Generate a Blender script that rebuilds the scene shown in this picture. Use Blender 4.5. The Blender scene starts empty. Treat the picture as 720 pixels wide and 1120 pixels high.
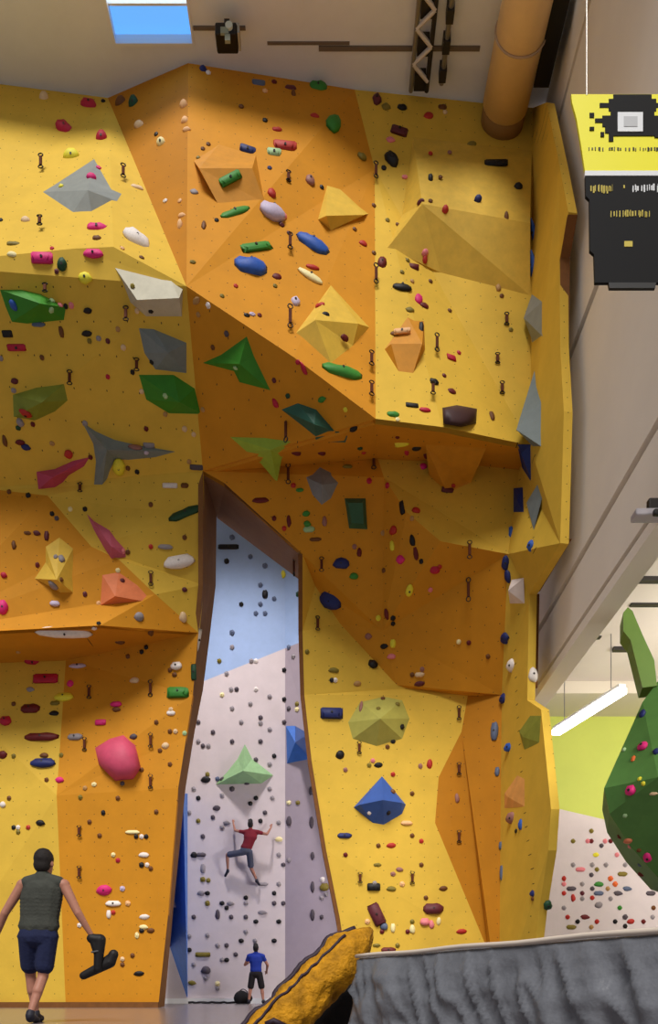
import bpy, bmesh, math, random
from mathutils import Vector, Matrix, noise
from mathutils.bvhtree import BVHTree
from mathutils.geometry import tessellate_polygon
random.seed(7)
S = bpy.context.scene
C = S.collection
PI = math.pi

# ------------------------------------------------------------------ camera and scale
F, CX, HY, CZ = 900.0, 360.0, 1087.0, 0.30      # focal length, vanishing point and eye height

def P(px, py, d):
    return Vector(((px - CX) * d / F, d, CZ + (HY - py) * d / F))

CAM = Vector((0, 0, CZ))
cam_d = bpy.data.cameras.new('camera')
cam_d.sensor_width = 36
cam_d.lens = F / 1120 * 36
cam_d.shift_y = (HY - 560) / 1120
cam_d.clip_end = 200
cam = bpy.data.objects.new('camera', cam_d)
cam.location = CAM
cam.rotation_euler = (PI / 2, 0, 0)
C.objects.link(cam)
S.camera = cam

# ------------------------------------------------------------------ helpers
def lin(c):
    out = []
    for v in c:
        v /= 255
        out.append(v / 12.92 if v <= .04045 else ((v + .055) / 1.055) ** 2.4)
    return (*out, 1)

MATS = {}
def mat(name, rgb, rough=.6, var=.0, scale=6, bump=0, metal=0, emit=0, dots=False, spec=.4, coat=0):
    if name in MATS:
        return MATS[name]
    m = bpy.data.materials.new(name)
    m.use_nodes = True
    nt = m.node_tree
    b = nt.nodes['Principled BSDF']
    b.inputs['Base Color'].default_value = lin(rgb)
    b.inputs['Roughness'].default_value = rough
    b.inputs['Metallic'].default_value = metal
    b.inputs['Specular IOR Level'].default_value = spec
    b.inputs['Coat Weight'].default_value = coat
    if emit:
        b.inputs['Emission Color'].default_value = lin(rgb)
        b.inputs['Emission Strength'].default_value = emit
    tc = nt.nodes.new('ShaderNodeTexCoord')
    col = None
    if var:
        n = nt.nodes.new('ShaderNodeTexNoise')
        n.inputs['Scale'].default_value = scale
        n.inputs['Detail'].default_value = 5
        n.inputs['Roughness'].default_value = .65
        nt.links.new(tc.outputs['Object'], n.inputs['Vector'])
        r = nt.nodes.new('ShaderNodeMapRange')
        r.inputs['From Min'].default_value = .3
        r.inputs['From Max'].default_value = .7
        r.inputs['To Min'].default_value = 1 - var
        r.inputs['To Max'].default_value = 1 + var
        nt.links.new(n.outputs['Fac'], r.inputs['Value'])
        mx = nt.nodes.new('ShaderNodeMix')
        mx.data_type = 'RGBA'
        mx.blend_type = 'MULTIPLY'
        mx.inputs['Factor'].default_value = 1
        mx.inputs['A'].default_value = lin(rgb)
        nt.links.new(r.outputs['Result'], mx.inputs['B'])
        col = mx.outputs['Result']
        if dots:                              # threaded bolt holes drilled in a square grid
            sx = nt.nodes.new('ShaderNodeSeparateXYZ')
            nt.links.new(tc.outputs['Object'], sx.inputs[0])
            sq = []
            for ax in ('X', 'Z'):
                mu = nt.nodes.new('ShaderNodeMath'); mu.operation = 'PINGPONG'
                mu.inputs[1].default_value = .15
                nt.links.new(sx.outputs[ax], mu.inputs[0])
                pw = nt.nodes.new('ShaderNodeMath'); pw.operation = 'POWER'
                pw.inputs[1].default_value = 2
                nt.links.new(mu.outputs[0], pw.inputs[0])
                sq.append(pw)
            ad = nt.nodes.new('ShaderNodeMath'); ad.operation = 'ADD'
            nt.links.new(sq[0].outputs[0], ad.inputs[0]); nt.links.new(sq[1].outputs[0], ad.inputs[1])
            lt = nt.nodes.new('ShaderNodeMath'); lt.operation = 'LESS_THAN'
            lt.inputs[1].default_value = .0095 ** 2
            nt.links.new(ad.outputs[0], lt.inputs[0])
            m2 = nt.nodes.new('ShaderNodeMix'); m2.data_type = 'RGBA'
            nt.links.new(lt.outputs[0], m2.inputs['Factor'])
            nt.links.new(col, m2.inputs['A'])
            m2.inputs['B'].default_value = lin((60, 45, 25))
            col = m2.outputs['Result']
        nt.links.new(col, b.inputs['Base Color'])
    if bump:
        n2 = nt.nodes.new('ShaderNodeTexNoise')
        n2.inputs['Scale'].default_value = scale * 4
        n2.inputs['Detail'].default_value = 6
        nt.links.new(tc.outputs['Object'], n2.inputs['Vector'])
        bp = nt.nodes.new('ShaderNodeBump')
        bp.inputs['Strength'].default_value = bump
        bp.inputs['Distance'].default_value = .02
        nt.links.new(n2.outputs['Fac'], bp.inputs['Height'])
        nt.links.new(bp.outputs['Normal'], b.inputs['Normal'])
    MATS[name] = m
    return m

def obj(name, bm, m, parent=None, smooth=False, loc=None):
    me = bpy.data.meshes.new(name)
    bm.normal_update()
    bm.to_mesh(me)
    bm.free()
    if smooth:
        for p in me.polygons:
            p.use_smooth = True
    for mm in (m if isinstance(m, (list, tuple)) else [m]):
        me.materials.append(mm)
    o = bpy.data.objects.new(name, me)
    C.objects.link(o)
    if loc is not None:
        o.location = loc
    if parent is not None:
        o.parent = parent
    return o

def tag(o, label, cat, group=None, kind=None):
    if label: o['label'] = label
    if cat: o['category'] = cat
    if group: o['group'] = group
    if kind: o['kind'] = kind
    return o

def struct(name, bm, m, label=None):
    o = obj(name, bm, m)
    o['kind'] = 'structure'
    if label: o['label'] = label
    return o

def empty(name, label, cat, loc=(0, 0, 0), group=None):
    o = bpy.data.objects.new(name, None)
    o.empty_display_size = .2
    C.objects.link(o)
    o.location = loc
    return tag(o, label, cat, group)

def box(bm, lo, hi, rot=None, org=None):
    vs = [bm.verts.new((x, y, z)) for x in (lo[0], hi[0]) for y in (lo[1], hi[1]) for z in (lo[2], hi[2])]
    for f in ((0, 1, 3, 2), (4, 6, 7, 5), (0, 4, 5, 1), (2, 3, 7, 6), (0, 2, 6, 4), (1, 5, 7, 3)):
        bm.faces.new([vs[i] for i in f])
    if rot is not None:
        bmesh.ops.transform(bm, matrix=Matrix.Translation(org) @ rot @ Matrix.Translation(-Vector(org)), verts=vs)
    return vs

def bevelled_box(lo, hi, r=.02, seg=2):
    bm = bmesh.new()
    box(bm, lo, hi)
    bmesh.ops.bevel(bm, geom=bm.edges[:], offset=r, segments=seg, affect='EDGES', profile=.5)
    return bm

def tube(bm, pts, r, n=8, closed=False):
    pts = [Vector(p) for p in pts]
    rs = r if isinstance(r, (list, tuple)) else [r] * len(pts)
    rings = []
    up = None
    for i, p in enumerate(pts):
        a = pts[i - 1] if (i > 0 or closed) else p
        b = pts[(i + 1) % len(pts)] if (i < len(pts) - 1 or closed) else p
        t = (b - a).normalized()
        if up is None:
            up = t.orthogonal().normalized()
        up = (up - t * up.dot(t))
        up = up.normalized() if up.length > 1e-6 else t.orthogonal().normalized()
        w = t.cross(up)
        rings.append([bm.verts.new(p + (up * math.cos(k * 2 * PI / n) + w * math.sin(k * 2 * PI / n)) * rs[i]) for k in range(n)])
    m = len(rings)
    for i in range(m if closed else m - 1):
        A, B = rings[i], rings[(i + 1) % m]
        for k in range(n):
            bm.faces.new((A[k], A[(k + 1) % n], B[(k + 1) % n], B[k]))
    if not closed:
        bm.faces.new(rings[0][::-1])
        bm.faces.new(rings[-1])

def prism_y(bm, outline, back):
    """outline: points, triangulated by their image layout, thickened by the vector `back`."""
    pts = [Vector(p) for p in outline]
    flat = [Vector(((p.x) / p.y, (p.z - CZ) / p.y, 0)) for p in pts]
    tris = tessellate_polygon([flat])
    f = [bm.verts.new(p) for p in pts]
    b = [bm.verts.new(p + Vector(back)) for p in pts]
    n = len(pts)
    area = sum(flat[i].x * flat[(i + 1) % n].y - flat[(i + 1) % n].x * flat[i].y for i in range(n))
    for t in tris:
        a_, b_, c_ = (flat[i] for i in t)
        if (b_.x - a_.x) * (c_.y - a_.y) - (b_.y - a_.y) * (c_.x - a_.x) < 0:
            t = (t[0], t[2], t[1])
        bm.faces.new([f[i] for i in t])
        bm.faces.new([b[i] for i in reversed(t)])
    for i in range(n):
        j = (i + 1) % n
        q = (f[i], b[i], b[j], f[j])
        bm.faces.new(q if area > 0 else q[::-1])

# ------------------------------------------------------------------ palette
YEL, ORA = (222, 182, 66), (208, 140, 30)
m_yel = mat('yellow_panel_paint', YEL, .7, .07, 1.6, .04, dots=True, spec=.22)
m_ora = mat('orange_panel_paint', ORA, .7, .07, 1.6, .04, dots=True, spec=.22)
m_ora2 = mat('shaded_orange_panel_paint', (188, 122, 18), .7, .07, 1.6, .04, dots=True, spec=.22)  # orange darkened to put shade into the two left-facing panels
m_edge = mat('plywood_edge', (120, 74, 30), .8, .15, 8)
m_ply = mat('shade_brown_plywood', (132, 88, 44), .8, .12, 3)  # plywood brown, with the shade of cave jamb and roof in its colour
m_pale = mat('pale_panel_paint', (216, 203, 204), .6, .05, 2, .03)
m_pale2 = mat('pale_panel_paint_shaded', (172, 158, 168), .6, .05, 2, .03)  # greyer copy of the pale paint, shade of the angled panel in its colour
m_sky = mat('sky_blue_panel_paint', (158, 184, 226), .6, .06, 2, .03)
m_ceil = mat('ceiling_board', (234, 236, 240), .85, .04, 1)
m_wall = mat('beige_cladding', (238, 230, 220), .8, .03, .8)
m_groove = mat('cladding_joint', (120, 106, 92), .8)
m_black = mat('black_plastic', (16, 15, 18), .5)
m_dark = mat('dark_metal', (50, 46, 44), .5, metal=.3)
m_steel = mat('galvanised_steel', (150, 148, 145), .4, metal=.7)
m_white = mat('white_frame', (235, 236, 238), .5)

HC = dict(crimson=(188, 22, 58), magenta=(222, 34, 122), red=(186, 44, 34), darkred=(104, 18, 22), maroon=(96, 34, 44),
          brown=(112, 66, 24), black=(18, 13, 16), navy=(28, 40, 104), blue=(40, 88, 178), slate=(92, 104, 132),
          grey=(150, 142, 146), dgrey=(82, 72, 80), green=(56, 136, 48), dgreen=(24, 70, 42), pgreen=(170, 205, 150),
          olive=(128, 112, 34), yellow=(236, 224, 56), cream=(244, 230, 170), white=(238, 228, 222), beige=(230, 198, 156),
          peach=(240, 186, 130), pink=(232, 132, 140), lilac=(200, 186, 212), mauve=(156, 106, 96), tan=(184, 140, 84),
          orange=(232, 108, 48), salmon=(212, 122, 84))
HN = dict(darkred='dark red', dgrey='dark grey', dgreen='dark green', pgreen='pale green', cream='cream', navy='navy blue')
m_hold = {k: mat('hold_' + HN.get(k, k).replace(' ', '_'), v, .55, .12, 14, .15) for k, v in HC.items()}

# ------------------------------------------------------------------ climbing walls
def ceil_d(y):
    return 18.42 * F / (HY - y)
V = dict(
    TA=(-90, 82, ceil_d(82)), TB=(0, 92, ceil_d(92)), TC=(118, 107, ceil_d(107)), TD=(206, 69, ceil_d(69)),
    TE=(388, 98, ceil_d(98)), TE2=(410, 185, 16.6), TF=(532, 113, ceil_d(113)), TG=(583, 118, ceil_d(118)),
    LA=(-90, 290, 14.1), LB=(0, 280, 14.1), LC=(80, 272, 14.1), LD=(124, 270, 14.1), LE=(204, 313, 14.3),
    LF=(322, 391, 14.5), LG=(411, 458, 14.8), LH=(484, 467, 15.0), LI=(580, 487, 15.8),
    CA=(-90, 540, 16.9), CB=(0, 536, 16.9), CB2=(52, 542, 16.9), CC=(115, 530, 16.9), CD=(140, 556, 17.05), CE=(222, 560, 17.1), K0=(222, 515, 16.85),
    OA=(100, 598, 17.1), OB=(130, 612, 17.15), OC=(170, 650, 17.3), OD=(217, 692, 17.8),
    QA=(-90, 692, 16.5), QB=(0, 690, 16.5), QC=(110, 684, 16.8), QD=(152, 690, 17.3),
    WA=(-90, 727, 18.4), WB=(0, 725, 18.4), WC=(72, 722, 18.35),
    G1=(413, 500, 16.75), G2=(418, 690, 17.9), G3=(434, 749, 18.3), H1=(372, 682, 18.2), H2=(345, 641, 17.9), H3=(331, 606, 17.3),
    K1=(245, 528, 16.9), K2=(237, 563, 19.7), H4=(329, 632, 19.2),
    R1=(470, 502, 16.8), R2=(568, 512, 16.95), N1=(420, 522, 16.7), N2=(445, 560, 16.55), N3=(482, 592, 16.5), N4=(556, 606, 16.7),
    E1=(446, 753, 18.35), E2=(512, 760, 18.35), E3=(549, 760, 18.0), E4=(505, 800, 18.3), E5=(480, 850, 18.2), E6=(476, 900, 18.15), E7=(534, 1040, 18.0),
    E8=(558, 1102, 18.0), E9=(546, 1102.5, 17.42),
    J0=(331, 690, 17.9), J1=(333, 760, 18.1), J2=(341, 832, 18), J3=(357, 930, 18), J4=(372, 1005, 18), J5=(386, 1102, 18),
    S1=(222, 640, 17.5), S2=(211, 760, 17.95), S3=(204, 805, 17.95), S4=(195, 862, 17.85), S5=(184, 1000, 17.95), S6=(173, 1102, 18),
    Wx=(72, 1102, 18), Wy=(62, 870, 17.85), Wz=(-90, 1102, 18),
)
FACETS = [  # name, vertices, material, label
    ('upper_slab_panel', 'TA TB TC LE LD LC LB LA', m_yel, 'upper left yellow panel'),
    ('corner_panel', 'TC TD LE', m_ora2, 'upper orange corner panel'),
    ('upper_slab_panel', 'TD TE TE2 LG LF LE', m_ora, 'upper orange panel'),
    ('upper_slab_panel', 'TE TF TG LI LH LG TE2', m_yel, 'upper right yellow panel'),
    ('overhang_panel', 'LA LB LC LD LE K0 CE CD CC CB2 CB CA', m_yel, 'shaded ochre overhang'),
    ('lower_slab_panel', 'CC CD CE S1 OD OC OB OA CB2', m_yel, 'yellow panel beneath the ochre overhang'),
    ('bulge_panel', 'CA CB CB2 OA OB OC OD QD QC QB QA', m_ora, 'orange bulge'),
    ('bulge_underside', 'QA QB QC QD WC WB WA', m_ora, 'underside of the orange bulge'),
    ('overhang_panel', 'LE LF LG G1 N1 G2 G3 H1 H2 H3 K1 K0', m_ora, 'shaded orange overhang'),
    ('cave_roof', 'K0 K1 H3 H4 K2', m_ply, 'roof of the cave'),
    ('roof_panel', 'LG LH LI R2 R1 G1', m_ora, 'brown roof under the right lip'),
    ('shelf_panel', 'G1 R1 R2 N4 N3 N2 N1', m_yel, 'ochre shelf under the right lip'),
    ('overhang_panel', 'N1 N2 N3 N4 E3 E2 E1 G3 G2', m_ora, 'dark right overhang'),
    ('pillar_panel', 'H3 H2 H1 G3 E1 E2 E4 E5 E6 E7 E8 J5 J4 J3 J2 J1 J0', m_yel, 'lower yellow pillar'),
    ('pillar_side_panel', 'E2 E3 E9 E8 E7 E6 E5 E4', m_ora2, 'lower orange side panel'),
    ('base_panel', 'WA WB WC Wy Wx Wz', m_yel, 'lower left yellow panel'),
    ('base_panel', 'WC QD OD S2 S3 S4 S5 S6 Wx Wy', m_ora, 'lower left orange panel'),
]
SURF = []          # (bmesh-free vertex list, triangles, surface name) for ray casting
def surf_add(o, name):
    me = o.data
    mw = o.matrix_basis
    SURF.append(([mw @ v.co for v in me.vertices], [tuple(p.vertices) for p in me.polygons], name))

cw = empty('climbing_wall', 'tall faceted yellow and orange climbing wall with overhanging lip and cave', 'climbing wall', (0, 18, 0))
def facet(root, name, pts, m, label, back=(0, .14, 0), surf=None):
    bm = bmesh.new()
    prism_y(bm, pts, back)
    o = obj(name, bm, m)
    surf_add(o, surf or label)
    o.parent = root
    o.matrix_parent_inverse = Matrix.Translation(-Vector(root.location))
    if label: o['label'] = label
    return o
for nm, vs, m, lab in FACETS:
    facet(cw, nm, [P(*V[v]) for v in vs.split()], m, lab)

# inner jamb of the cave on the left side: deep return face
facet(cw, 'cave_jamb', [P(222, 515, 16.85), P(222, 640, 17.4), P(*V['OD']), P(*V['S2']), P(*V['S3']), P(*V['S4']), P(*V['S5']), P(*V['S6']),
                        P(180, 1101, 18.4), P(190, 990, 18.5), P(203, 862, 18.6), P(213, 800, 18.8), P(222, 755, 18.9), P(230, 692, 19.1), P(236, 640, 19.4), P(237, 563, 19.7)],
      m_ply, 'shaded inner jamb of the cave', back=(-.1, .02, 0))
# plywood edge of the right cave jamb
bm = bmesh.new()
prev = None
for k in ('H4', 'J0', 'J1', 'J2', 'J3', 'J4', 'J5'):
    p = P(*V[k]) if k != 'H4' else P(*V['H3'])
    if prev is not None:
        a, b = prev + Vector((-.09, .012, 0)), p + Vector((-.09, .012, 0))
        v = [bm.verts.new(q) for q in (a, prev + Vector((0, .012, 0)), p + Vector((0, .012, 0)), b, a + Vector((0, .4, 0)), prev + Vector((0, .4, 0)), p + Vector((0, .4, 0)), b + Vector((0, .4, 0)))]
        for f in ((0, 3, 2, 1), (4, 5, 6, 7), (0, 4, 7, 3), (1, 2, 6, 5), (0, 1, 5, 4), (3, 7, 6, 2)):
            bm.faces.new([v[i] for i in f])
    prev = p
o = obj('jamb_edge', bm, m_edge, cw); o.matrix_parent_inverse = Matrix.Translation((0, -18, 0)); o['label'] = 'dark plywood edge of the cave mouth'
# dark kick strip at the foot of the left wall
bm = bmesh.new()
box(bm, (-9.0, 17.9, 0), (P(173, 1102, 18).x + .02, 17.99, .12))
o = obj('kick_strip', bm, m_edge, cw); o.matrix_parent_inverse = Matrix.Translation((0, -18, 0)); o['label'] = 'dark strip along the foot of the wall'
# side return towards the camera on the right
def RX(px, py, X): return P(px, py, X * F / (px - CX))
ret = [RX(583, 118, 4.236), P(580, 487, 15.8), P(568, 512, 16.95), P(556, 606, 16.7), P(549, 760, 18.0), P(546, 1102.5, 17.42),
       RX(578, 1103, 4.0), RX(590, 995, 4.0), RX(600, 930, 4.02), RX(603, 885, 4.03), RX(598, 835, 4.05), RX(592, 776, 4.06), RX(577, 766, 3.98), RX(579, 650, 4.02),
       RX(613, 594, 4.1), RX(617, 450, 4.12), RX(613, 380, 4.12), RX(612, 285, 4.13), RX(622, 232, 4.15), RX(612, 180, 4.16), RX(598, 112, 4.2)]
bm = bmesh.new()
prism_y(bm, ret, (.16, .02, 0))
o = obj('side_return_panel', bm, [m_yel], cw); surf_add(o, 'yellow side return')
o.matrix_parent_inverse = Matrix.Translation((0, -18, 0)); o['label'] = 'narrow yellow side return'
# brown strip: end grain of the return
bm = bmesh.new()
for a, b in (((621, 236), (613, 283)), ((613, 283), (612, 378)), ((615, 590), (582, 646)), ((581, 650), (579, 752))):
    X = 4.14
    pa, pb = RX(*a, X), RX(*b, X)
    for q in (pa, pb): q.y -= .02
    v = [bm.verts.new(q) for q in (pa, pa + Vector((.17, 0, 0)), pb + Vector((.17, 0, 0)), pb)]
    w = [bm.verts.new(q.co + Vector((0, .06, 0))) for q in v]
    bm.faces.new(v); bm.faces.new(w[::-1])
    for i in range(4):
        bm.faces.new((v[i], w[i], w[(i + 1) % 4], v[(i + 1) % 4]))
bmesh.ops.recalc_face_normals(bm, faces=bm.faces)
o = obj('return_edge', bm, m_edge, cw); o.matrix_parent_inverse = Matrix.Translation((0, -18, 0)); o['label'] = 'brown end edge of the side return'

# the pale wall at the back of the cave
pw = empty('pale_climbing_wall', 'pale pink and sky blue speckled slab wall at the back of the cave', 'climbing wall', (-3, 25.5, 0))
def pal(name, pts, m, lab): return facet(pw, name, [P(*p) for p in pts], m, lab, surf='pale wall')
pal('main_panel', [(150, 1097.6, 25.5), (150, 775, 25.5), (228, 743, 25.5), (312, 709, 25.5), (312, 1097.6, 25.5)], m_pale, 'pale pink lower panel')
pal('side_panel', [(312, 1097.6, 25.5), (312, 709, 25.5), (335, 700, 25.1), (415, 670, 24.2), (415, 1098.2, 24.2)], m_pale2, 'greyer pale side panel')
pal('upper_panel', [(150, 775, 25.5), (150, 480, 25.5), (312, 480, 25.5), (312, 709, 25.5), (228, 743, 25.5)], m_sky, 'sky blue upper panel')
pal('upper_side_panel', [(312, 709, 25.5), (312, 480, 25.5), (415, 480, 24.2), (415, 670, 24.2), (335, 700, 25.1)], m_sky, 'sky blue upper side panel')
bm = bmesh.new(); box(bm, (P(150, 0, 25.4).x, 25.36, 0), (P(320, 0, 25.4).x, 25.49, .16))
o = obj('skirting', bm, m_white, pw); o.matrix_parent_inverse = Matrix.Translation((3, -25.5, 0))

# ------------------------------------------------------------------ room shell
ZC = 18.80
def slab(name, lo, hi, m, label=None):
    bm = bmesh.new(); box(bm, lo, hi)
    return struct(name, bm, m, label)
m_floor = mat('polished_floor', (126, 117, 118), .22, .04, 1.5, spec=.5)
slab('floor', (-12, -4, -.2), (13, 27, 0), m_floor, 'smooth light grey floor')
bm = bmesh.new()
for lo, hi in (((-12, 14.7), (-4.22, 27)), ((-2.62, 14.7), (4.9, 27)), ((-4.22, 16.05), (-2.62, 27))):
    box(bm, (*lo, ZC), (*hi, ZC + .3))
struct('ceiling', bm, m_ceil, 'beige grey ceiling')
slab('wall_back', (-12, 26.2, 0), (13, 26.5, ZC), m_wall)
# right wall: big clad bulkhead over the opening to the lower hall
bm = bmesh.new()
zs = [6.85, 8.03, 8.19, 12.1, 12.3, 17.33, 17.5, ZC]
for z0, z1 in ((7.02, 8.03), (8.19, 12.1), (12.3, 17.33), (17.5, ZC)):
    box(bm, (4.5, 6, z0), (4.75, 19.6, z1))
struct('wall_right', bm, m_wall, 'beige clad wall over the opening to the lower hall')
bm = bmesh.new(); box(bm, (4.6, 6, 6.92), (4.86, 19.6, ZC))
struct('trim_1', bm, m_groove, 'dark recessed joints of the beige wall')
bm = bmesh.new(); box(bm, (4.5, 6, 6.74), (4.86, 19.6, 6.92))
struct('trim_2', bm, mat('bulkhead_rail', (242, 234, 224), .7), 'lower edge of the beige wall')
# lower hall seen under the bulkhead
m_hceil = mat('hall_ceiling_board', (226, 215, 204), .85, .03, 1)
m_lime = mat('lime_green_paint', (198, 208, 96), .7, .04, 1)
slab('ceiling_hall', (4.86, 3, 8.05), (13, 22.4, 8.3), m_hceil, 'pale ceiling of the lower hall')
slab('wall_hall', (4.0, 22.1, 0), (13, 22.4, 8.05), m_lime, 'lime green back wall of the lower hall')
slab('wall_hall_side', (12.7, 3, 0), (13, 22.1, 8.05), m_hceil)
bm = bmesh.new()
for (y0, x0, x1, z) in ((17.8, 4.95, 5.9, .03), (18.35, 6.36, 6.8, .08), (16.3, 6.0, 12, .03), (15.26, 5.68, 12, .08)):
    box(bm, (x0, y0, 8.05 - z), (x1, y0 + .14, 8.05))
struct('trim_3', bm, m_dark, 'dark slots across the hall ceiling')
bm = bmesh.new(); box(bm, (4.9, 20.4, 7.75), (12.7, 22.1, 8.05))
struct('trim_4', bm, mat('hall_beam', (214, 204, 186), .8), 'pale beam over the lime wall')
# ceiling joints
bm = bmesh.new()
box(bm, (-.2, 16.05, ZC - .03), (2.95, 16.13, ZC)); box(bm, (-2.6, 15.72, ZC - .03), (-1.6, 15.78, ZC)); box(bm, (-1.2, 15.98, ZC - .02), (.4, 16.03, ZC))
struct('trim_5', bm, m_groove, 'thin dark joints in the ceiling')

# ------------------------------------------------------------------ bouldering wall and green boulder in the lower hall
bw = empty('bouldering_wall', 'low pale bouldering wall speckled with small holds, below the lime wall', 'climbing wall', (6, 21.7, 0))
facet(bw, 'speckled_panel', [P(545, 1099.5, 21.7), P(570, 880, 21.7), P(600, 882, 21.7), P(690, 903, 21.7), P(800, 930, 21.7), P(860, 1099.5, 21.7)], m_pale, 'pale speckled panel', back=(0, .3, 0), surf='bouldering wall')
m_gb = mat('green_boulder_paint', (84, 132, 62), .6, .10, 3, .06)
gb = empty('green_boulder', 'green faceted boulder block bulging in at the right edge', 'climbing wall', (6.2, 14.6, 0))
bm = bmesh.new()
gp = [P(722, 742, 14.0), P(703, 768, 13.9), P(661, 862, 13.6), P(667, 890, 13.6), P(690, 926, 13.9), P(720, 960, 14.2), P(830, 1000, 14.3), P(850, 760, 14.3), P(760, 720, 14.3)]
hub = P(720, 850, 12.9)
f = [bm.verts.new(p) for p in gp]; b = [bm.verts.new(p + Vector((.5, 1.6, 0))) for p in gp]; h = bm.verts.new(hub)
for i in range(len(gp)):
    j = (i + 1) % len(gp)
    bm.faces.new((f[i], f[j], h)); bm.faces.new((f[j], f[i], b[i], b[j]))
bm.faces.new(b[::-1])
bmesh.ops.recalc_face_normals(bm, faces=bm.faces)
o = obj('block', bm, m_gb, None); surf_add(o, 'green boulder')
o.parent = gb; o.matrix_parent_inverse = Matrix.Translation(-Vector(gb.location))
bm = bmesh.new()
prism_y(bm, [P(687, 664, 13.9), P(692, 668, 13.9), P(703, 694, 13.9), P(716, 722, 13.9), P(719, 750, 13.9), P(703, 752, 13.9), P(697, 728, 13.9), P(690, 700, 13.9), P(682, 690, 13.9), P(682, 670, 13.9)], (.12, .5, 0))
o = obj('fin', bm, mat('green_fin_paint', (98, 132, 40), .6, .06, 3)); o.parent = gb; o.matrix_parent_inverse = Matrix.Translation(-Vector(gb.location)); o['label'] = 'tall narrow green fin rising above the block'
bm = bmesh.new()
box(bm, (6.45, 14.8, 0), (8.0, 15.9, 3.4))
o = obj('plinth', bm, m_gb); o.parent = gb; o.matrix_parent_inverse = Matrix.Translation(-Vector(gb.location))

# ------------------------------------------------------------------ ray casting onto what is built
def make_bvh():
    vs, fs, own = [], [], []
    for v, f, n in SURF:
        k = len(vs)
        vs += v
        for t in f:
            fs.append(tuple(i + k for i in t)); own.append(n)
    return BVHTree.FromPolygons(vs, fs), own
def hit(bvh, own, px, py):
    d = (P(px, py, 1) - CAM).normalized()
    loc, nor, idx, dist = bvh.ray_cast(CAM, d)
    if loc is None:
        return None
    if nor.dot(d) > 0: nor = -nor
    return loc, nor, own[idx]
BV, OWN = make_bvh()

# ------------------------------------------------------------------ volumes
LM = []           # landmarks: (px, py, phrase)
VOLC = {'grey': (138, 142, 138), 'pale': (196, 190, 168), 'bluegrey': (122, 134, 136), 'green': (56, 136, 32), 'olivegreen': (132, 144, 46),
        'raspberry': (186, 66, 98), 'dusty': (196, 92, 118), 'salmon': (222, 122, 74), 'yellow': YEL, 'orange': ORA, 'leaf': (160, 190, 62),
        'teal': (44, 96, 80), 'steel': (128, 130, 132), 'bottle': (48, 92, 62), 'plum': (56, 28, 32), 'khaki': (178, 172, 82), 'blue': (52, 90, 168),
        'pinkred': (206, 76, 108), 'sky': (56, 108, 190), 'mint': (150, 190, 136), 'white': (228, 214, 208), 'navy': (26, 48, 116), 'moss': (138, 146, 58), 'peach': (228, 164, 92), 'deepsky': (84, 136, 224)}
VM = {k: mat('volume_' + k, v, .6, .10, 4, .08) for k, v in VOLC.items()}
def volume(col, outline, inner, label, lm, faces=None, dome=False, surf=None, cat='climbing volume', name='climbing_volume'):
    """outline sits on the wall; inner = [(px, py, height towards the viewer)]"""
    base = []
    for x, y in outline:
        h_ = hit(BV, OWN, x, y)
        if h_ is None: continue
        base.append(h_[0])
    n = len(base)
    bm = bmesh.new()
    vb = [bm.verts.new(p) for p in base]
    cen = sum(base, Vector()) / n
    tops = []
    for x, y, hh in inner:
        h_ = hit(BV, OWN, x, y)
        p = h_[0] if h_ else cen
        tops.append(p + (CAM - p).normalized() * hh)
    if dome:
        top = tops[0]
        foot = top - (CAM - top).normalized() * inner[0][2]
        prev = vb
        for k in (1, 2, 3):
            t = k / 4
            s = math.cos(t * PI / 2); u = math.sin(t * PI / 2)
            ring = [bm.verts.new(foot + (p - foot) * s + (top - foot) * u + Vector((random.uniform(-.02, .02), 0, random.uniform(-.02, .02)))) for p in base]
            for i in range(n):
                bm.faces.new((prev[i], prev[(i + 1) % n], ring[(i + 1) % n], ring[i]))
            prev = ring
        tv = bm.verts.new(top)
        for i in range(n):
            bm.faces.new((prev[i], prev[(i + 1) % n], tv))
    else:
        vt = [bm.verts.new(p) for p in tops]
        if faces:
            allv = vb + vt
            for f in faces: bm.faces.new([allv[i] for i in f])
        else:
            for i in range(n):
                bm.faces.new((vb[i], vb[(i + 1) % n], vt[0]))
    vk = [bm.verts.new(p + Vector((0, .05, 0))) for p in base]
    for i in range(n):
        bm.faces.new((vb[(i + 1) % n], vb[i], vk[i], vk[(i + 1) % n]))
    bm.faces.new(vk[::-1])
    bmesh.ops.recalc_face_normals(bm, faces=bm.faces)
    for v in bm.verts: v.co -= cen
    o = obj(name, bm, VM[col], None, smooth=dome, loc=cen)
    me = o.data
    SURF.append(([v.co + cen for v in me.vertices], [tuple(p.vertices) for p in me.polygons], surf or lm or label))
    if lm:
        LM.append((sum(x for x, y in outline) / len(outline), sum(y for x, y in outline) / len(outline), lm))
    return tag(o, label, cat)

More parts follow.
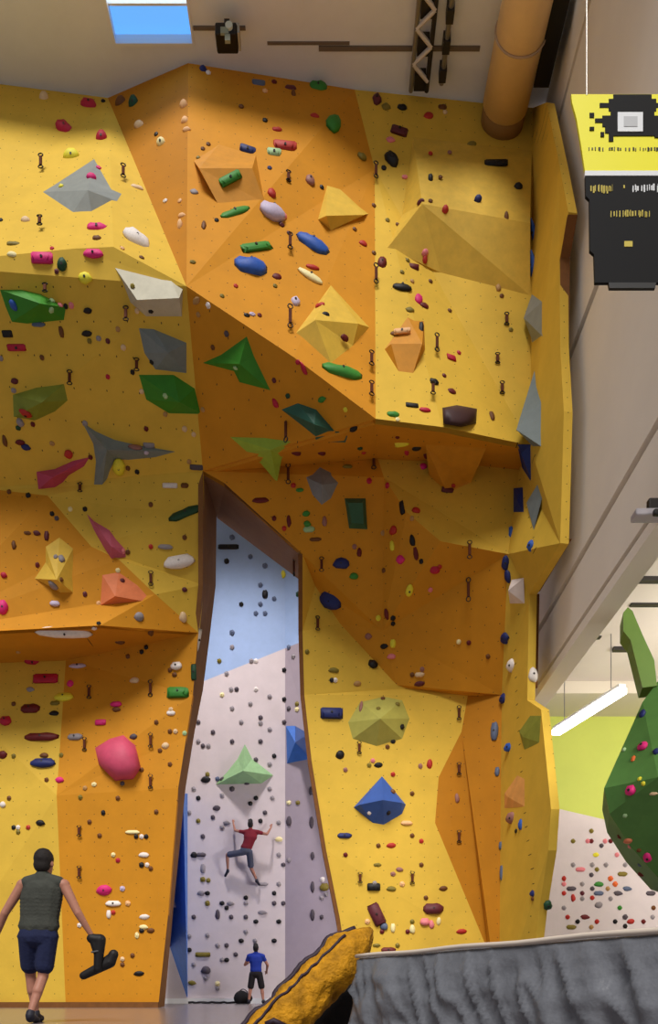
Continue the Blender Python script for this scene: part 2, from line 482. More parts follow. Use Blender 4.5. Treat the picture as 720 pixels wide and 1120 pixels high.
vol = volume
vol('grey', [(103, 174), (133, 212), (128, 220), (100, 231), (80, 232), (47, 210), (60, 202)], [(96, 208, .6)], 'large grey faceted pyramid on the upper left yellow panel', 'large grey pyramid')
vol('pale', [(126, 293), (165, 291), (184, 300), (200, 316), (199, 346), (160, 346), (143, 331)], [(150, 328, .35), (196, 326, .25)], 'pale stone grey wedge just under the lip at left', 'pale stone wedge',
    faces=[(0, 1, 2, 7), (2, 3, 8, 7), (3, 4, 8), (4, 5, 7, 8), (5, 6, 7), (6, 0, 7)])
vol('bluegrey', [(152, 359), (168, 360), (204, 375), (204, 408), (170, 404), (158, 386)], [(184, 386, .3)], 'blue grey wedge between the pale wedge and a green one', 'blue grey wedge')
vol('green', [(0, 317), (24, 317), (45, 322), (72, 336), (70, 350), (30, 354), (13, 352), (6, 335)], [(44, 332, .35)], 'bright green wedge on the ochre overhang at the left edge', 'left green wedge')
vol('green', [(152, 410), (190, 410), (213, 425), (219, 451), (185, 452), (160, 437)], [(196, 440, .35)], 'bright green wedge just below the blue grey wedge', 'lower green wedge')
vol('olivegreen', [(14, 432), (40, 424), (70, 420), (74, 438), (60, 450), (38, 460), (15, 456)], [(46, 440, .3)], 'dull olive green wedge below the left green wedge', 'olive green wedge')
vol('bluegrey', [(90, 462), (105, 472), (125, 481), (150, 487), (192, 494), (170, 500), (140, 503), (126, 502), (120, 515), (112, 530), (103, 530), (105, 505), (102, 485)], [(117, 492, .3)], 'grey three-armed star volume on the ochre overhang', 'grey star')
vol('raspberry', [(40, 516), (60, 513), (80, 504), (98, 500), (92, 510), (75, 520), (60, 533), (42, 535)], [(58, 522, .25)], 'long raspberry wedge left of the grey star', 'long raspberry wedge')
vol('dusty', [(95, 562), (103, 570), (120, 580), (136, 600), (138, 609), (122, 611), (112, 596), (103, 580)], [(122, 598, .25)], 'slim dusty pink wedge above the salmon triangle', 'dusty pink wedge')
vol('salmon', [(112, 629), (130, 626), (150, 640), (176, 661), (110, 662)], [(126, 652, .25)], 'salmon triangle volume on the orange bulge', 'salmon triangle')
vol('yellow', [(50, 598), (65, 588), (80, 600), (80, 648), (66, 648), (38, 633), (50, 615)], [(62, 634, .35)], 'yellow faceted volume standing out of the orange bulge', 'yellow bulge volume')
vol('green', [(270, 368), (278, 390), (296, 427), (262, 418), (256, 406), (222, 397), (242, 388)], [(262, 398, .25)], 'green triangle volume on the shaded orange overhang', 'green triangle')
vol('teal', [(308, 448), (326, 441), (346, 448), (380, 476), (378, 482), (346, 481), (330, 465)], [(344, 464, .3)], 'long dark teal wedge below the orange lip', 'dark teal wedge')
vol('leaf', [(252, 478), (290, 479), (318, 483), (308, 500), (303, 526), (285, 505), (270, 494)], [(296, 492, .2)], 'leaf green triangle volume left of the steel grey lump', 'leaf green triangle')
vol('steel', [(335, 522), (350, 511), (362, 517), (370, 528), (362, 545), (352, 552), (342, 541)], [(352, 530, .22)], 'steel grey lump on the shaded orange overhang', 'steel grey lump')
vol('bottle', [(377, 545), (400, 545), (402, 579), (382, 578)], [(381, 550, .14), (397, 550, .14), (398, 573, .14), (385, 572, .14)], 'bottle green block near the right seam of the orange overhang', 'bottle green block',
    faces=[(0, 1, 5, 4), (1, 2, 6, 5), (2, 3, 7, 6), (3, 0, 4, 7), (4, 5, 6, 7)])
vol('orange', [(212, 176), (240, 158), (280, 170), (290, 222), (238, 222)], [(218, 184, .55), (276, 184, .55)], 'orange wedge with shaded underside on the upper orange panel', 'shaded orange wedge',
    faces=[(0, 1, 2, 6, 5), (2, 3, 6), (3, 4, 5, 6), (4, 0, 5)])
vol('yellow', [(358, 203), (372, 207), (403, 234), (362, 252), (348, 240)], [(357, 236, .4), (398, 235, .15)], 'small yellow wedge with brown underside on the upper orange panel', 'small yellow wedge',
    faces=[(0, 1, 6, 5), (1, 2, 6), (2, 3, 5, 6), (3, 4, 5), (4, 0, 5)])
vol('yellow', [(362, 312), (404, 358), (386, 378), (362, 397), (324, 364)], [(345, 350, .45), (392, 354, .3)], 'large yellow pyramid near the lip of the upper orange panel', 'large yellow pyramid',
    faces=[(0, 1, 6, 5), (1, 2, 6), (2, 3, 5, 6), (3, 4, 5), (4, 0, 5)])
vol('orange', [(446, 347), (464, 351), (465, 382), (452, 408), (436, 406), (421, 382)], [(428, 376, .25), (462, 376, .35)], 'orange boulder volume on the upper right yellow panel', 'orange boulder volume',
    faces=[(0, 1, 7), (1, 2, 7), (2, 3, 7), (3, 4, 6, 7), (4, 5, 6), (5, 0, 7, 6)])
vol('plum', [(484, 446), (500, 443), (522, 447), (521, 463), (505, 467), (485, 463)], [(502, 456, .3)], 'dark plum brown sloper just above the right lip', 'dark plum sloper', dome=True)
vol('yellow', [(452, 150), (582, 165), (580, 323), (482, 298), (424, 271), (440, 235)], [(462, 223, .9), (580, 244, .7)], 'wide yellow wedge with ochre underside on the upper right panel', 'wide ochre wedge',
    faces=[(0, 1, 7, 6), (1, 2, 7), (2, 3, 6, 7), (3, 4, 6), (4, 5, 6), (5, 0, 6)], surf='upper right yellow panel')
vol('orange', [(466, 486), (532, 490), (515, 528), (490, 538), (470, 520)], [(490, 512, .25)], 'small orange pyramid tucked under the right lip', 'tucked orange pyramid')
vol('khaki', [(394, 768), (420, 762), (440, 766), (448, 786), (440, 808), (412, 816), (386, 808), (381, 790)], [(416, 786, .45)], 'round khaki dome on the lower yellow pillar', 'khaki dome', dome=False)
vol('blue', [(418, 849), (444, 880), (440, 890), (420, 902), (408, 900), (387, 883)], [(394, 880, .2), (419, 875, .45), (439, 878, .2)], 'blue pyramid below the khaki dome on the yellow pillar', 'blue pyramid',
    faces=[(0, 8, 7), (0, 7, 6), (0, 1, 8), (1, 2, 8), (2, 3, 7, 8), (3, 4, 7), (4, 5, 6, 7), (5, 0, 6)])
vol('pinkred', [(120, 808), (135, 804), (148, 815), (154, 840), (146, 852), (126, 854), (108, 836), (104, 818)], [(132, 830, .4)], 'large pink red macro on the lower left orange panel', 'large pink macro', dome=True)
vol('sky', [(313, 794), (323, 794), (338, 803), (340, 830), (314, 835)], [(323, 812, .5)], 'blue triangular volume in the cave beside the yellow pillar', 'blue cave volume')
vol('mint', [(268, 814), (276, 830), (299, 848), (286, 857), (236, 858), (248, 845), (260, 830)], [(266, 843, .7)], 'mint green pyramid volume on the pale cave wall', 'mint green pyramid')
vol('deepsky', [(200, 868), (205, 868), (205, 1092), (186, 1036), (172, 1000), (176, 930)], [(196, 960, .8)], 'tall narrow blue wedge at the left side of the cave', 'tall blue wedge')
# volumes in profile on the yellow side return
vol('grey', [(582, 322), (593, 330), (594, 368), (583, 374), (579, 350)], [(573, 348, .2)], 'grey spike volume on the side return, higher of two', 'upper grey spike')
vol('bluegrey', [(585, 405), (592, 440), (592, 488), (583, 488), (580, 450)], [(565, 470, .35)], 'tall pale grey spike volume on the side return, lower of two', 'lower grey spike')
vol('bluegrey', [(588, 530), (593, 545), (584, 580), (580, 560)], [(576, 550, .15)], 'slim grey fin hold on the side return beside navy holds', 'grey fin hold')
vol('navy', [(567, 486), (581, 486), (581, 524), (572, 510)], [(570, 496, .25)], 'navy wedge under the right end of the lip', 'navy wedge')
vol('navy', [(562, 534), (572, 533), (573, 560), (562, 560)], [(566, 548, .2)], 'navy block below the navy wedge by the side return', 'navy block')
vol('white', [(560, 634), (573, 632), (574, 660), (558, 660)], [(556, 646, .3)], 'white block on the corner beside the dark right overhang', 'white corner block')
vol('moss', [(568, 800), (580, 783), (592, 783), (590, 812), (574, 820)], [(572, 806, .15)], 'moss green wedge low on the yellow side return', 'moss green wedge')
vol('peach', [(552, 868), (566, 848), (574, 852), (574, 882), (552, 884)], [(556, 872, .15)], 'peach orange wedge low on the yellow side return', 'peach wedge')
BV, OWN = make_bvh()

# ------------------------------------------------------------------ holds
def shape_blob(seed, jug=False, sharp=False):
    bm = bmesh.new()
    bmesh.ops.create_icosphere(bm, subdivisions=1 if sharp else 2, radius=.5)
    for v in bm.verts:
        n = noise.noise(v.co * 2.2 + Vector((seed * 7.3, seed, 0)))
        v.co *= 1 + .35 * n
        if jug and v.co.y > .05 and v.co.z > .05:
            v.co.z *= .55
        if jug and v.co.y < 0: v.co.z *= 1.15
        v.co.z = max(v.co.z, -.06)
        v.co.x = max(-.52, min(.52, v.co.x)); v.co.y = max(-.52, min(.52, v.co.y))
    return bm
def shape_wedge(seed):
    bm = bmesh.new()
    r = random.Random(seed)
    b = [bm.verts.new((x, y, -.04)) for x, y in ((-.5, -.5), (.5, -.5), (.5, .5), (-.5, .5))]
    t = [bm.verts.new((x, y, z)) for x, y, z in ((-.38, -.36, .5), (.36 + r.uniform(-.1, .08), -.36, .52), (.42, .34, .16), (-.42, .3, .2))]
    for i in range(4):
        bm.faces.new((b[i], b[(i + 1) % 4], t[(i + 1) % 4], t[i]))
    bm.faces.new(t); bm.faces.new(b[::-1])
    bmesh.ops.bevel(bm, geom=bm.edges[:], offset=.07, segments=2, affect='EDGES')
    return bm
def mesh_of(bm, name, m, smooth=True):
    me = bpy.data.meshes.new(name)
    bm.to_mesh(me); bm.free()
    me.materials.append(m)
    for p in me.polygons: p.use_smooth = smooth
    return me
HM = {}
def hold_mesh(kind, col):
    k = (kind, col)
    if k not in HM:
        if kind < 3: bm = shape_blob(kind + 1)
        elif kind == 3: bm = shape_blob(5, jug=True)
        elif kind == 4: bm = shape_blob(8, jug=True)
        elif kind == 5: bm = shape_wedge(1)
        else: bm = shape_wedge(4)
        HM[k] = mesh_of(bm, 'hold_' + col, m_hold[col])
    return HM[k]
bm = bmesh.new()
bmesh.ops.create_cone(bm, cap_ends=True, segments=6, radius1=.5, radius2=.42, depth=.5)
ME_BOLT = mesh_of(bm, 'bolt', m_dark, False)

HOLDS = """
crimson: 97 114 16 11; 70 140 16 13 -35; 111 151 11 10; 50 742 27 10; 6 788 12 10; 4 629 7 6; 129 941; 476 623 10 7; 332 403 5 11; 326 396 6 5; 494 391 11 6; 502 386; 424 531 6 6; 35 723 15 6; 57 272; 18 380 20 6; 404 526 6 6; 301 441 6 8; 465 448 12 5; 445 494 5 8; 118 412 5 5
magenta: 106 249 20 9; 102 277 20 8; 46 282 23 10; 3 665 11 13; 77 748 7 6; 110 790 12 6; 65 853 10 6; 127 770 12 6; 114 974 16 10; 458 328 9 8; 108 184 6 6; 100 194 10 6; 438 612 10 8; 463 510 8 6; 703 816 11 9; 690 864 11 10; 708 938 9 11
red: 312 160 25 10; 344 127 10 5; 469 127 10 5; 471 168 5 6; 487 230 7 7; 523 267 5 9; 465 283 5 8; 303 142 10 5; 350 334 10 5; 342 292 14 5; 470 836 6 9; 430 580 10 7; 75 497 9 8; 28 452 9 10; 165 598 5 5; 258 313; 398 495; 321 531 6 5; 455 558 9 6; 430 847; 31 905; 428 925 10 5; 461 920; 297 211 9 8; 505 1019 11 5; 481 620; 311 578; 124 998; 617 961 5 6; 617 977; 648 982; 621 1003; 690 1008 8 5; 627 982 5 8; 653 1008; 397 266 9 5; 496 531
darkred: 300 90 6 6; 45 806 36 9; 3 826 10 7; 453 292 11 6; 464 334 10 5; 377 370 10 5; 494 428 10 5; 486 411; 303 303 10 5; 284 345; 285 547 17 5; 300 567; 316 570 5 11; 393 604 5 8; 455 605 5 12; 22 484 10 5; 99 500; 36 464; 41 618 5 6; 435 478; 33 775 20 10; 324 495 10 5; 352 495 8 5; 446 1019; 425 1039 15 6; 378 935; 513 703; 423 672 5 10; 160 469; 466 497 5 9; 647 920; 668 920; 678 915 6 6; 640 1003 10 5; 702 956 10 5; 704 1008; 418 288 10 9; 418 1019
maroon: 16 417 8 5; 62 297; 93 650 5 6; 318 96 12 5; 412 109 10 10; 460 221 9 5; 437 143 18 9 -15; 51 586 5 10; 40 583 8 5; 134 635; 412 1000 13 24 25; 474 994 21 12; 404 1018; 490 536 14 5; 459 748 11 5; 308 246 7 5; 316 255 5 5; 637 977; 202 645 6 5; 300 416; 118 373
brown: 132 112 11 8; 264 117 6 6; 228 158; 222 163; 106 261 9 6; 484 117 9 5; 482 194; 409 225; 435 246; 388 251; 409 277; 471 220; 471 308; 554 237 5 9; 492 340; 549 324; 538 455 6 9; 46 391; 67 363 5 10; 432 365 10 5; 155 282 6 5; 223 247 5 8; 233 380; 5 482 5 10; 10 538; 30 583 8 4; 15 596 5 9; 67 634; 165 552; 202 588; 140 604; 202 531 8 5; 140 512; 131 702 10 5; 165 691 6 8; 140 718; 186 733; 191 738 6 5; 127 776 10 5; 48 826 9 5; 51 853; 10 873; 109 914; 98 899; 171 790; 175 821; 186 800; 155 842; 129 873; 171 888; 186 836; 165 950; 145 1045; 134 1055; 165 1018 8 5; 424 817; 430 866 6 6; 451 868; 451 914; 414 925; 461 946; 466 982; 485 972 9 5; 534 718; 451 738; 420 624; 321 103 5 8; 15 770; 345 590 12 4; 699 930; 715 993; 583 983; 419 764
black: 290 132 6 6; 440 117 10 6; 428 175 13 15 30; 420 184 6 6; 471 195 5 8; 567 204 9 7; 543 178 25 6; 1 241 5 6; 352 205; 497 251; 440 314 20 8; 8 365 11 6; 96 340 9 5; 95 365 11 5; 165 340 6 6; 166 396; 145 407; 270 345 7 5; 461 360 5 14; 475 417 10 6; 451 443 14 5; 387 469 10 5; 456 490 10 6; 440 555 6 11; 451 591 6 10; 461 614; 430 676 6 6; 430 682; 420 707 9 5; 408 726 10 9; 59 780 10 5; 113 889 5 6; 44 900 10 6; 15 905; 160 708; 155 713; 149 915; 160 915; 155 946 6 6; 155 1018 6 5; 152 1065 11 5; 372 826 9 8; 430 811 6 5; 440 795 6 6; 414 837 9 5; 409 970 14 8; 93 557; 57 562; 250 598 22 5; 248 614 6 6; 290 650 6 9; 311 733; 311 765; 300 827; 225 853 10 6; 217 873; 280 873; 274 879; 274 898; 285 898; 212 935 7 6; 300 977; 227 977 6 5; 269 982; 243 988 6 5; 248 993; 280 1008 6 5; 305 1008 6 5; 264 1029 6 5; 300 1029 6 5; 280 1034; 207 1039 6 5; 248 1050 6 5; 632 1008; 673 1008; 684 1013; 237 241; 565 909 6 5; 264 661; 31 542 6 6; 356 345 9 5; 363 744; 171 147; 113 111; 150 516; 77 460 1 1; 425 889; 72 335; 108 682
navy: 222 76 8 7; 271 164 17 8 -10; 295 184; 28 489 10 6; 47 834 26 10; 377 914 15 6; 373 616 17 10; 362 656 24 15 -35; 363 780 24 12; 552 698 14 9; 553 616 8 13; 556 631 8 10; 551 764 11 9; 583 977 8 6; 523 218 8 6; 703 781 7 7; 718 822 8 7; 554 702
blue: 274 291 34 18; 342 266 36 14 -32; 584 255 6 25; 583 290 9 25; 557 817 12 8; 570 902 7 10; 581 597 10 10; 559 583 6 12; 15 334 8 8
slate: 283 91 14 6; 42 355 14 4; 541 800 8 20; 544 844 5 10; 549 955 5 15; 548 925 5 8; 254 588 6 6; 274 609; 290 619 6 6; 285 640; 300 655; 285 661; 280 671; 290 671; 254 692 6 6; 316 708; 655 977 10 5; 686 972 10 5; 700 946; 420 1013 8 8; 238 852
grey: 212 210 9 5; 15 427 6 5; 1 392; 22 462 8 8; 93 463 6 6; 108 370 6 5; 163 487 12 5; 152 675 10 8; 82 806 16 7; 33 754 9 5; 61 609; 58 640 9 8; 67 611 7 8; 254 708; 321 718; 275 723; 248 737; 253 754; 254 775; 264 790; 285 791; 217 811; 228 816; 212 863; 243 870; 207 889; 248 900 8 5; 243 905; 305 900; 305 935; 316 941; 222 950 5 10; 305 967; 288 967 10 4; 220 977 8 5; 252 988 8 5; 269 988; 287 998 10 5; 207 1024; 227 1023; 269 1019; 279 1029; 238 1034; 212 1055; 225 1070; 238 1081; 352 982; 357 978; 243 1050; 627 946; 648 946; 663 946; 684 946; 617 993; 655 990 8 6; 668 983; 637 967; 714 1003; 637 983; 181 598 15 5; 298 873; 295 863; 410 966; 295 836; 295 798; 274 770; 295 762
dgrey: 248 365 6 6; 215 511 14 5; 146 806 8 5; 134 857; 259 754; 316 775; 285 785; 311 790; 233 801; 222 816; 217 790; 254 811; 285 811; 280 831; 243 852 6 5; 270 857 6 4; 254 863 6 6; 290 889; 233 894; 237 884 8 5; 316 898 6 9; 341 900 5 11; 341 865 6 9; 222 915; 220 935 10 5; 310 946; 342 936 5 8; 342 970 5 11; 300 988; 310 988; 238 1000 5 10; 253 1003; 269 1003; 212 1003; 248 1034; 258 1044; 225 1061 10 8; 342 1001 5 11; 352 1003; 658 925; 647 957; 625 972 10 5; 648 972; 676 977 10 5; 712 977 10 5; 684 1003 6 6; 62 567; 419 900 1 1
green: 348 95 18 10; 365 135 15 17 -25; 252 195 26 8 35; 257 232 36 7 35; 280 270 38 9 28; 374 406 44 12; 430 453 13 6; 387 630 9 6; 195 757 24 12; 335 562 8 5; 336 573 8 6; 678 993; 655 967 10 5; 352 437 10 5; 328 536 9 4
dgreen: 146 113 10 10; 68 290 10 10; 203 561 38 9 22; 212 735 6 16; 326 650 5 6; 394 490 6 6; 20 468 6 5; 315 433 6 5; 658 909 1 1; 599 990 10 10
pgreen: 300 167 15 8; 57 329 6 6; 56 339 6 6; 181 433 6 6; 258 402 6 6; 338 579 12 6; 684 892 5 5; 202 802; 683 820
olive: 422 117 10 6; 396 171 10 7; 516 158 10 4; 424 241; 440 298; 446 285; 15 267 14 5; 217 173; 301 313; 243 324; 448 339 10 5; 559 361; 98 373; 145 313; 380 510 10 4; 60 769 10 5; 67 826; 15 827; 325 770; 404 837; 428 972 10 5; 413 946 9 4; 451 1008; 412 1034 9 4; 435 1034; 365 733 11 5; 227 847; 217 898; 222 962 6 6; 228 963; 227 988 6 6; 222 1044 16 5; 210 1075 9 5; 355 970 10 8; 326 878 6 5; 647 909; 627 920; 653 951; 681 956 10 5; 625 1014 10 5; 88 872; 20 910; 211 287 7 5; 336 713; 240 723; 414 775; 435 770
yellow: 78 171 16 10; 93 304 15 10; 130 511 13 16; 70 762 20 9; 440 485 16 5; 429 597 6 9; 448 646 8 12; 67 204 6 6; 378 448; 414 676 6 6; 430 704 6 9; 310 628 5 8; 652 935 7 5; 700 852; 704 857
cream: 176 156 10 9; 13 278 10 5; 77 557; 129 624; 435 459; 103 858 6 5; 124 935; 157 1014 10 5; 305 918 8 5; 316 878 6 5; 238 1076 6 6; 325 776; 243 760; 150 1023 5 7; 430 1015 5 10; 451 1016 6 9; 480 1008 5 8; 502 702; 340 302 28 8 -28; 145 910 15 4
white: 228 80 6 6; 150 262 28 17 -25; 196 614 32 13 12; 70 691 56 10 10; 103 687 6 6; 217 700 5 20; 193 728 12 8; 187 780 9 5; 228 334 6 6; 181 220 6 5; 353 962 6 6; 124 988 16 6; 119 1000 5 9; 157 935 11 5; 158 1003 11 5; 161 946; 20 905; 560 728 14 12; 583 738 10 14; 186 531 16 5; 3 880 7 6; 404 889 6 6; 155 915; 87 1012; 367 744; 280 723; 280 754
beige: 48 107 9 8; 152 137 11 8; 28 241 10 7; 150 205 13 5; 487 123; 135 380 6 6; 155 428; 202 469 6 6; 212 475; 513 256 6 6; 150 340; 200 675 8 10; 147 744 10 6; 181 816 8 6; 192 800; 187 776; 134 1049; 459 738 10 5; 715 868 9 4
peach: 201 115 9 9; 202 132 8 7; 204 142 9 5; 290 100 6 6; 199 236 9 5; 197 247 6 9; 197 220; 134 272; 108 660; 402 1008 6 6; 445 900 12 5; 440 967 6 6; 440 362 18 6; 140 988 6 6
pink: 427 153 10 5; 443 194 7 5; 465 277 7 6; 66 334 6 6; 78 334 6 6; 310 236 8 6; 471 645; 428 718 9 5; 465 1008 10 8; 472 1011 6 9; 635 951 10 5; 643 920; 689 926; 675 935; 408 832; 662 920; 617 967; 712 757 1 1; 135 603 5 6
lilac: 298 231 27 17; 276 344 7 5; 323 330 10 9; 85 728 18 5; 60 660 10 6; 191 988 7 7; 134 972 6 6; 160 495
mauve: 339 197 10 9; 148 489 14 6; 492 167; 403 696 8 6; 462 732; 437 951 8 5; 430 956 6 5; 500 873 5 10; 460 838 5 6; 395 773 4 10; 378 842; 355 570 5 9; 388 598; 560 895 14 10
tan: 545 315 6 7; 129 360; 215 329 10 5; 217 344; 451 308; 451 567; 419 583; 20 713; 391 748 8 5; 181 453; 222 448; 57 485 6 5; 207 505; 665 972; 647 1014; 93 862
orange: 668 961 6 6; 673 967 6 6; 693 830 5 8
salmon: 687 920 9 6
"""
QUICK = "47 184 4 16; 46 249 5 11; 134 194 4 15; 51 315; 77 412 5 16; 139 343 5 16; 150 398 4 14; 88 534; 165 633 5 16; 98 757 4 15; 165 753 5 18; 93 814 5 15; 165 810 5 16; 165 855 5 16; 87 909 4 12; 87 954 5 14; 316 270 4 18; 316 352 4 26; 316 468 5 28; 316 520 5 22; 326 616 5 20; 409 192 4 18; 409 305 4 22; 409 505 5 18; 404 397 4 16; 404 430 4 16; 475 380 4 20; 472 430 5 14; 513 600 5 20; 513 645 5 26; 544 393 4 12; 549 425 4 14; 554 350 4 14; 502 780 5 16; 502 841 4 14; 502 915 5 14; 451 960 5 14; 347 682 4 16; 352 618 4 16; 393 818 4 14; 394 960 4 12; 315 194 4 12"
parsed = []
for line in HOLDS.strip().splitlines():
    col, rest = line.split(':')
    for it in rest.split(';'):
        v = [float(t) for t in it.split()]
        x, y = v[:2]
        w, h = (v[2], v[3]) if len(v) > 3 else (5.2, 5.2)
        if w < 2: continue
        parsed.append((x, y, w, h, v[4] if len(v) > 4 else 0, col))
parsed.sort(key=lambda t: -t[2] * t[3])
placed = []
for x, y, w, h, rot, col in parsed:
    q = hit(BV, OWN, x, y)
    if q: placed.append((x, y, w, h, rot, col) + q)
    else: print('MISSED', x, y, col)
print('HOLDS', len(placed))

def frame_at(loc, nor, rot=0):
    z = nor.normalized()
    up = Vector((0, 0, 1))
    x = up.cross(z)
    x = x.normalized() if x.length > 1e-3 else Vector((1, 0, 0))
    y = z.cross(x)
    m = Matrix((x, y, z)).transposed()
    return m @ Matrix.Rotation(math.radians(rot), 3, 'Z')

ORD = ['', 'second ', 'third ', 'fourth ', 'fifth ', 'sixth ', 'seventh ', 'eighth ', 'ninth ', 'tenth ', 'eleventh ', 'twelfth ', 'thirteenth ', 'fourteenth ', 'fifteenth ', 'sixteenth ', 'seventeenth ', 'eighteenth ', 'nineteenth ', 'twentieth ']
LMX = LM + [(270, 925, 'climber in the crimson top'), (280, 1060, 'person in the blue shirt')]
PALE = {'blue cave volume', 'mint green pyramid', 'tall blue wedge', 'climber in the crimson top', 'person in the blue shirt'}
def where(x, y, surf):
    best = None
    for lx, ly, ph in LMX:
        inpale = ph in PALE
        if inpale != (surf in PALE or surf == 'pale wall'): continue
        dd = math.hypot(x - lx, y - ly)
        if best is None or dd < best[0]: best = (dd, lx, ly, ph)
    dd, lx, ly, ph = best
    if surf == ph: return 'on', dd, ph
    a = math.degrees(math.atan2(ly - y, x - lx)) % 360
    d8 = ['right of', 'above and right of', 'above', 'above and left of', 'left of', 'below and left of', 'below', 'below and right of'][int(((a + 22.5) % 360) // 45)]
    return d8, dd, ph
GROUPNAME = {'pale wall': 'holds on the pale cave wall', 'bouldering wall': 'holds on the pale bouldering wall', 'green boulder': 'holds on the green boulder'}

def label_all(items, noun):
    """items: (x, y, surf, colour words, size word) -> list of labels, each true of one item only"""
    keys = {}
    meta = []
    for i, (x, y, surf, cw_, sz) in enumerate(items):
        if surf in ('bouldering wall', 'green boulder'):
            k = (cw_, surf); rank = x; ph = None; d8 = None
        else:
            d8, dd, ph = where(x, y, surf); k = (cw_, d8, ph); rank = dd
        meta.append((k, rank, d8, ph)); keys.setdefault(k, []).append((rank, i))
    out = [''] * len(items)
    for k, lst in keys.items():
        lst.sort()
        for r, (_, i) in enumerate(lst):
            x, y, surf, cw_, sz = items[i]
            _, _, d8, ph = meta[i]
            col = (cw_ + ' ') if cw_ else ''
            if ph is None:
                nm = 'speckled pale bouldering wall' if surf == 'bouldering wall' else 'green boulder block at the right edge'
                if len(lst) == 1: out[i] = f'the only {col}{noun} on the {nm}'
                else: out[i] = f'{(ORD[r] if r else "first ")}{col}{noun} from the left on the {nm}'
            elif len(lst) == 1:
                tail = '' if d8 == 'on' or len(surf.split()) > 5 or surf == ph or surf in [l[2] for l in LM] else f', on the {surf}'
                out[i] = f'{sz}{col}{noun} {d8} the {ph}{tail}'
                if len(out[i].split()) > 16: out[i] = f'{sz}{col}{noun} {d8} the {ph}'
            else:
                out[i] = f'{ORD[r]}nearest of the {col}{noun}s {d8} the {ph}' if d8 != 'on' else f'{ORD[r]}most central of the {col}{noun}s on the {ph}'
    return out

NIND = 300
ind = placed[:NIND]
rest = placed[NIND:]
labs = label_all([(p[0], p[1], p[8], HN.get(p[5], p[5]), 'large ' if p[2] * p[3] > 150 else 'small ' if p[2] * p[3] < 45 else '') for p in ind], 'hold')
def hold_dims(w, h, loc):
    k = loc.y / F
    sx, sy = w * k * 1.08, h * k * 1.12
    return sx, sy, max(.05, .8 * min(sx, sy)) if w > 6 or h > 6 else .75 * min(sx, sy)
for i, (x, y, w, h, rot, col, loc, nor, surf) in enumerate(ind):
    rnd = random.Random(int(x * 13 + y * 7))
    ar = max(w, h) / min(w, h)
    kind = rnd.choice([0, 1, 2, 3]) if w * h < 60 else (rnd.choice([5, 6, 3, 4]) if ar > 1.7 else rnd.choice([0, 1, 2, 4]))
    if col in ('white', 'lilac') and w > 20: kind = 4
    if col == 'blue' and w > 20: kind = 3
    o = bpy.data.objects.new('climbing_hold', hold_mesh(kind, col))
    C.objects.link(o)
    sx, sy, sz = hold_dims(w, h, loc)
    # keep the seen outline on steep facets
    vdir = (CAM - loc).normalized()
    if abs(nor.dot(vdir)) < .45: nor = (nor + vdir * .9).normalized()
    fo = max(.35, abs(nor.dot(vdir)))
    o.matrix_world = Matrix.Translation(loc) @ frame_at(loc, nor, rot).to_4x4() @ Matrix.Diagonal((sx, sy / (fo ** .5), sz, 1))
    tag(o, labs[i], 'climbing hold', GROUPNAME.get(surf, 'holds on the yellow and orange climbing wall'))
    if w * h >= 90:
        b = bpy.data.objects.new('bolt', ME_BOLT)
        C.objects.link(b)
        b.parent = o
        b.location = (0, .0, max(v.co.z for v in o.data.vertices) - .06)
        b.scale = (.05 / sx, .05 / sy, .04 / sz)
# the many smallest holds
bm = bmesh.new()
slots = []
for (x, y, w, h, rot, col, loc, nor, surf) in rest:
    if col not in slots: slots.append(col)
    sx, sy, sz = hold_dims(w, h, loc)
    M = Matrix.Translation(loc) @ frame_at(loc, nor, rot).to_4x4() @ Matrix.Diagonal((sx, sy, sz, 1))
    r = bmesh.ops.create_icosphere(bm, subdivisions=1, radius=.52)
    for v in r['verts']:
        v.co.z = max(v.co.z, -.05)
        v.co = M @ v.co
    for f in {f for v in r['verts'] for f in v.link_faces}:
        f.material_index = slots.index(col)
if rest:
    o = obj('small_climbing_holds', bm, [m_hold[c] for c in slots])
    tag(o, 'tiniest bolt-on holds and foot chips scattered across the climbing walls', 'climbing hold', kind='stuff')
else: bm.free()

# ------------------------------------------------------------------ quickdraws
m_sling = mat('quickdraw_sling', (92, 40, 16), .8)
bm = bmesh.new()
box(bm, (-.035, -.32, .02), (.035, .28, .06))
bmesh.ops.bevel(bm, geom=bm.edges[:], offset=.012, segments=1, affect='EDGES')
ME_SLING = mesh_of(bm, 'sling', m_sling, False)
def biner(y):
    bm = bmesh.new()
    pts = [Vector((.055 * math.sin(t), y + .1 * math.cos(t), .04)) for t in [k * 2 * PI / 12 for k in range(12)]]
    tube(bm, pts, .014, 6, closed=True)
    return mesh_of(bm, 'carabiner', m_dark)
ME_B = [biner(.38), biner(-.42)]
qs = []
for it in QUICK.split(';'):
    v = [float(t) for t in it.split()]
    q = hit(BV, OWN, v[0], v[1])
    if q: qs.append((v[0], v[1], v[3] if len(v) > 3 else 10) + q)
ql = label_all([(a[0], a[1], a[5], 'brown', '') for a in qs], 'quickdraw')
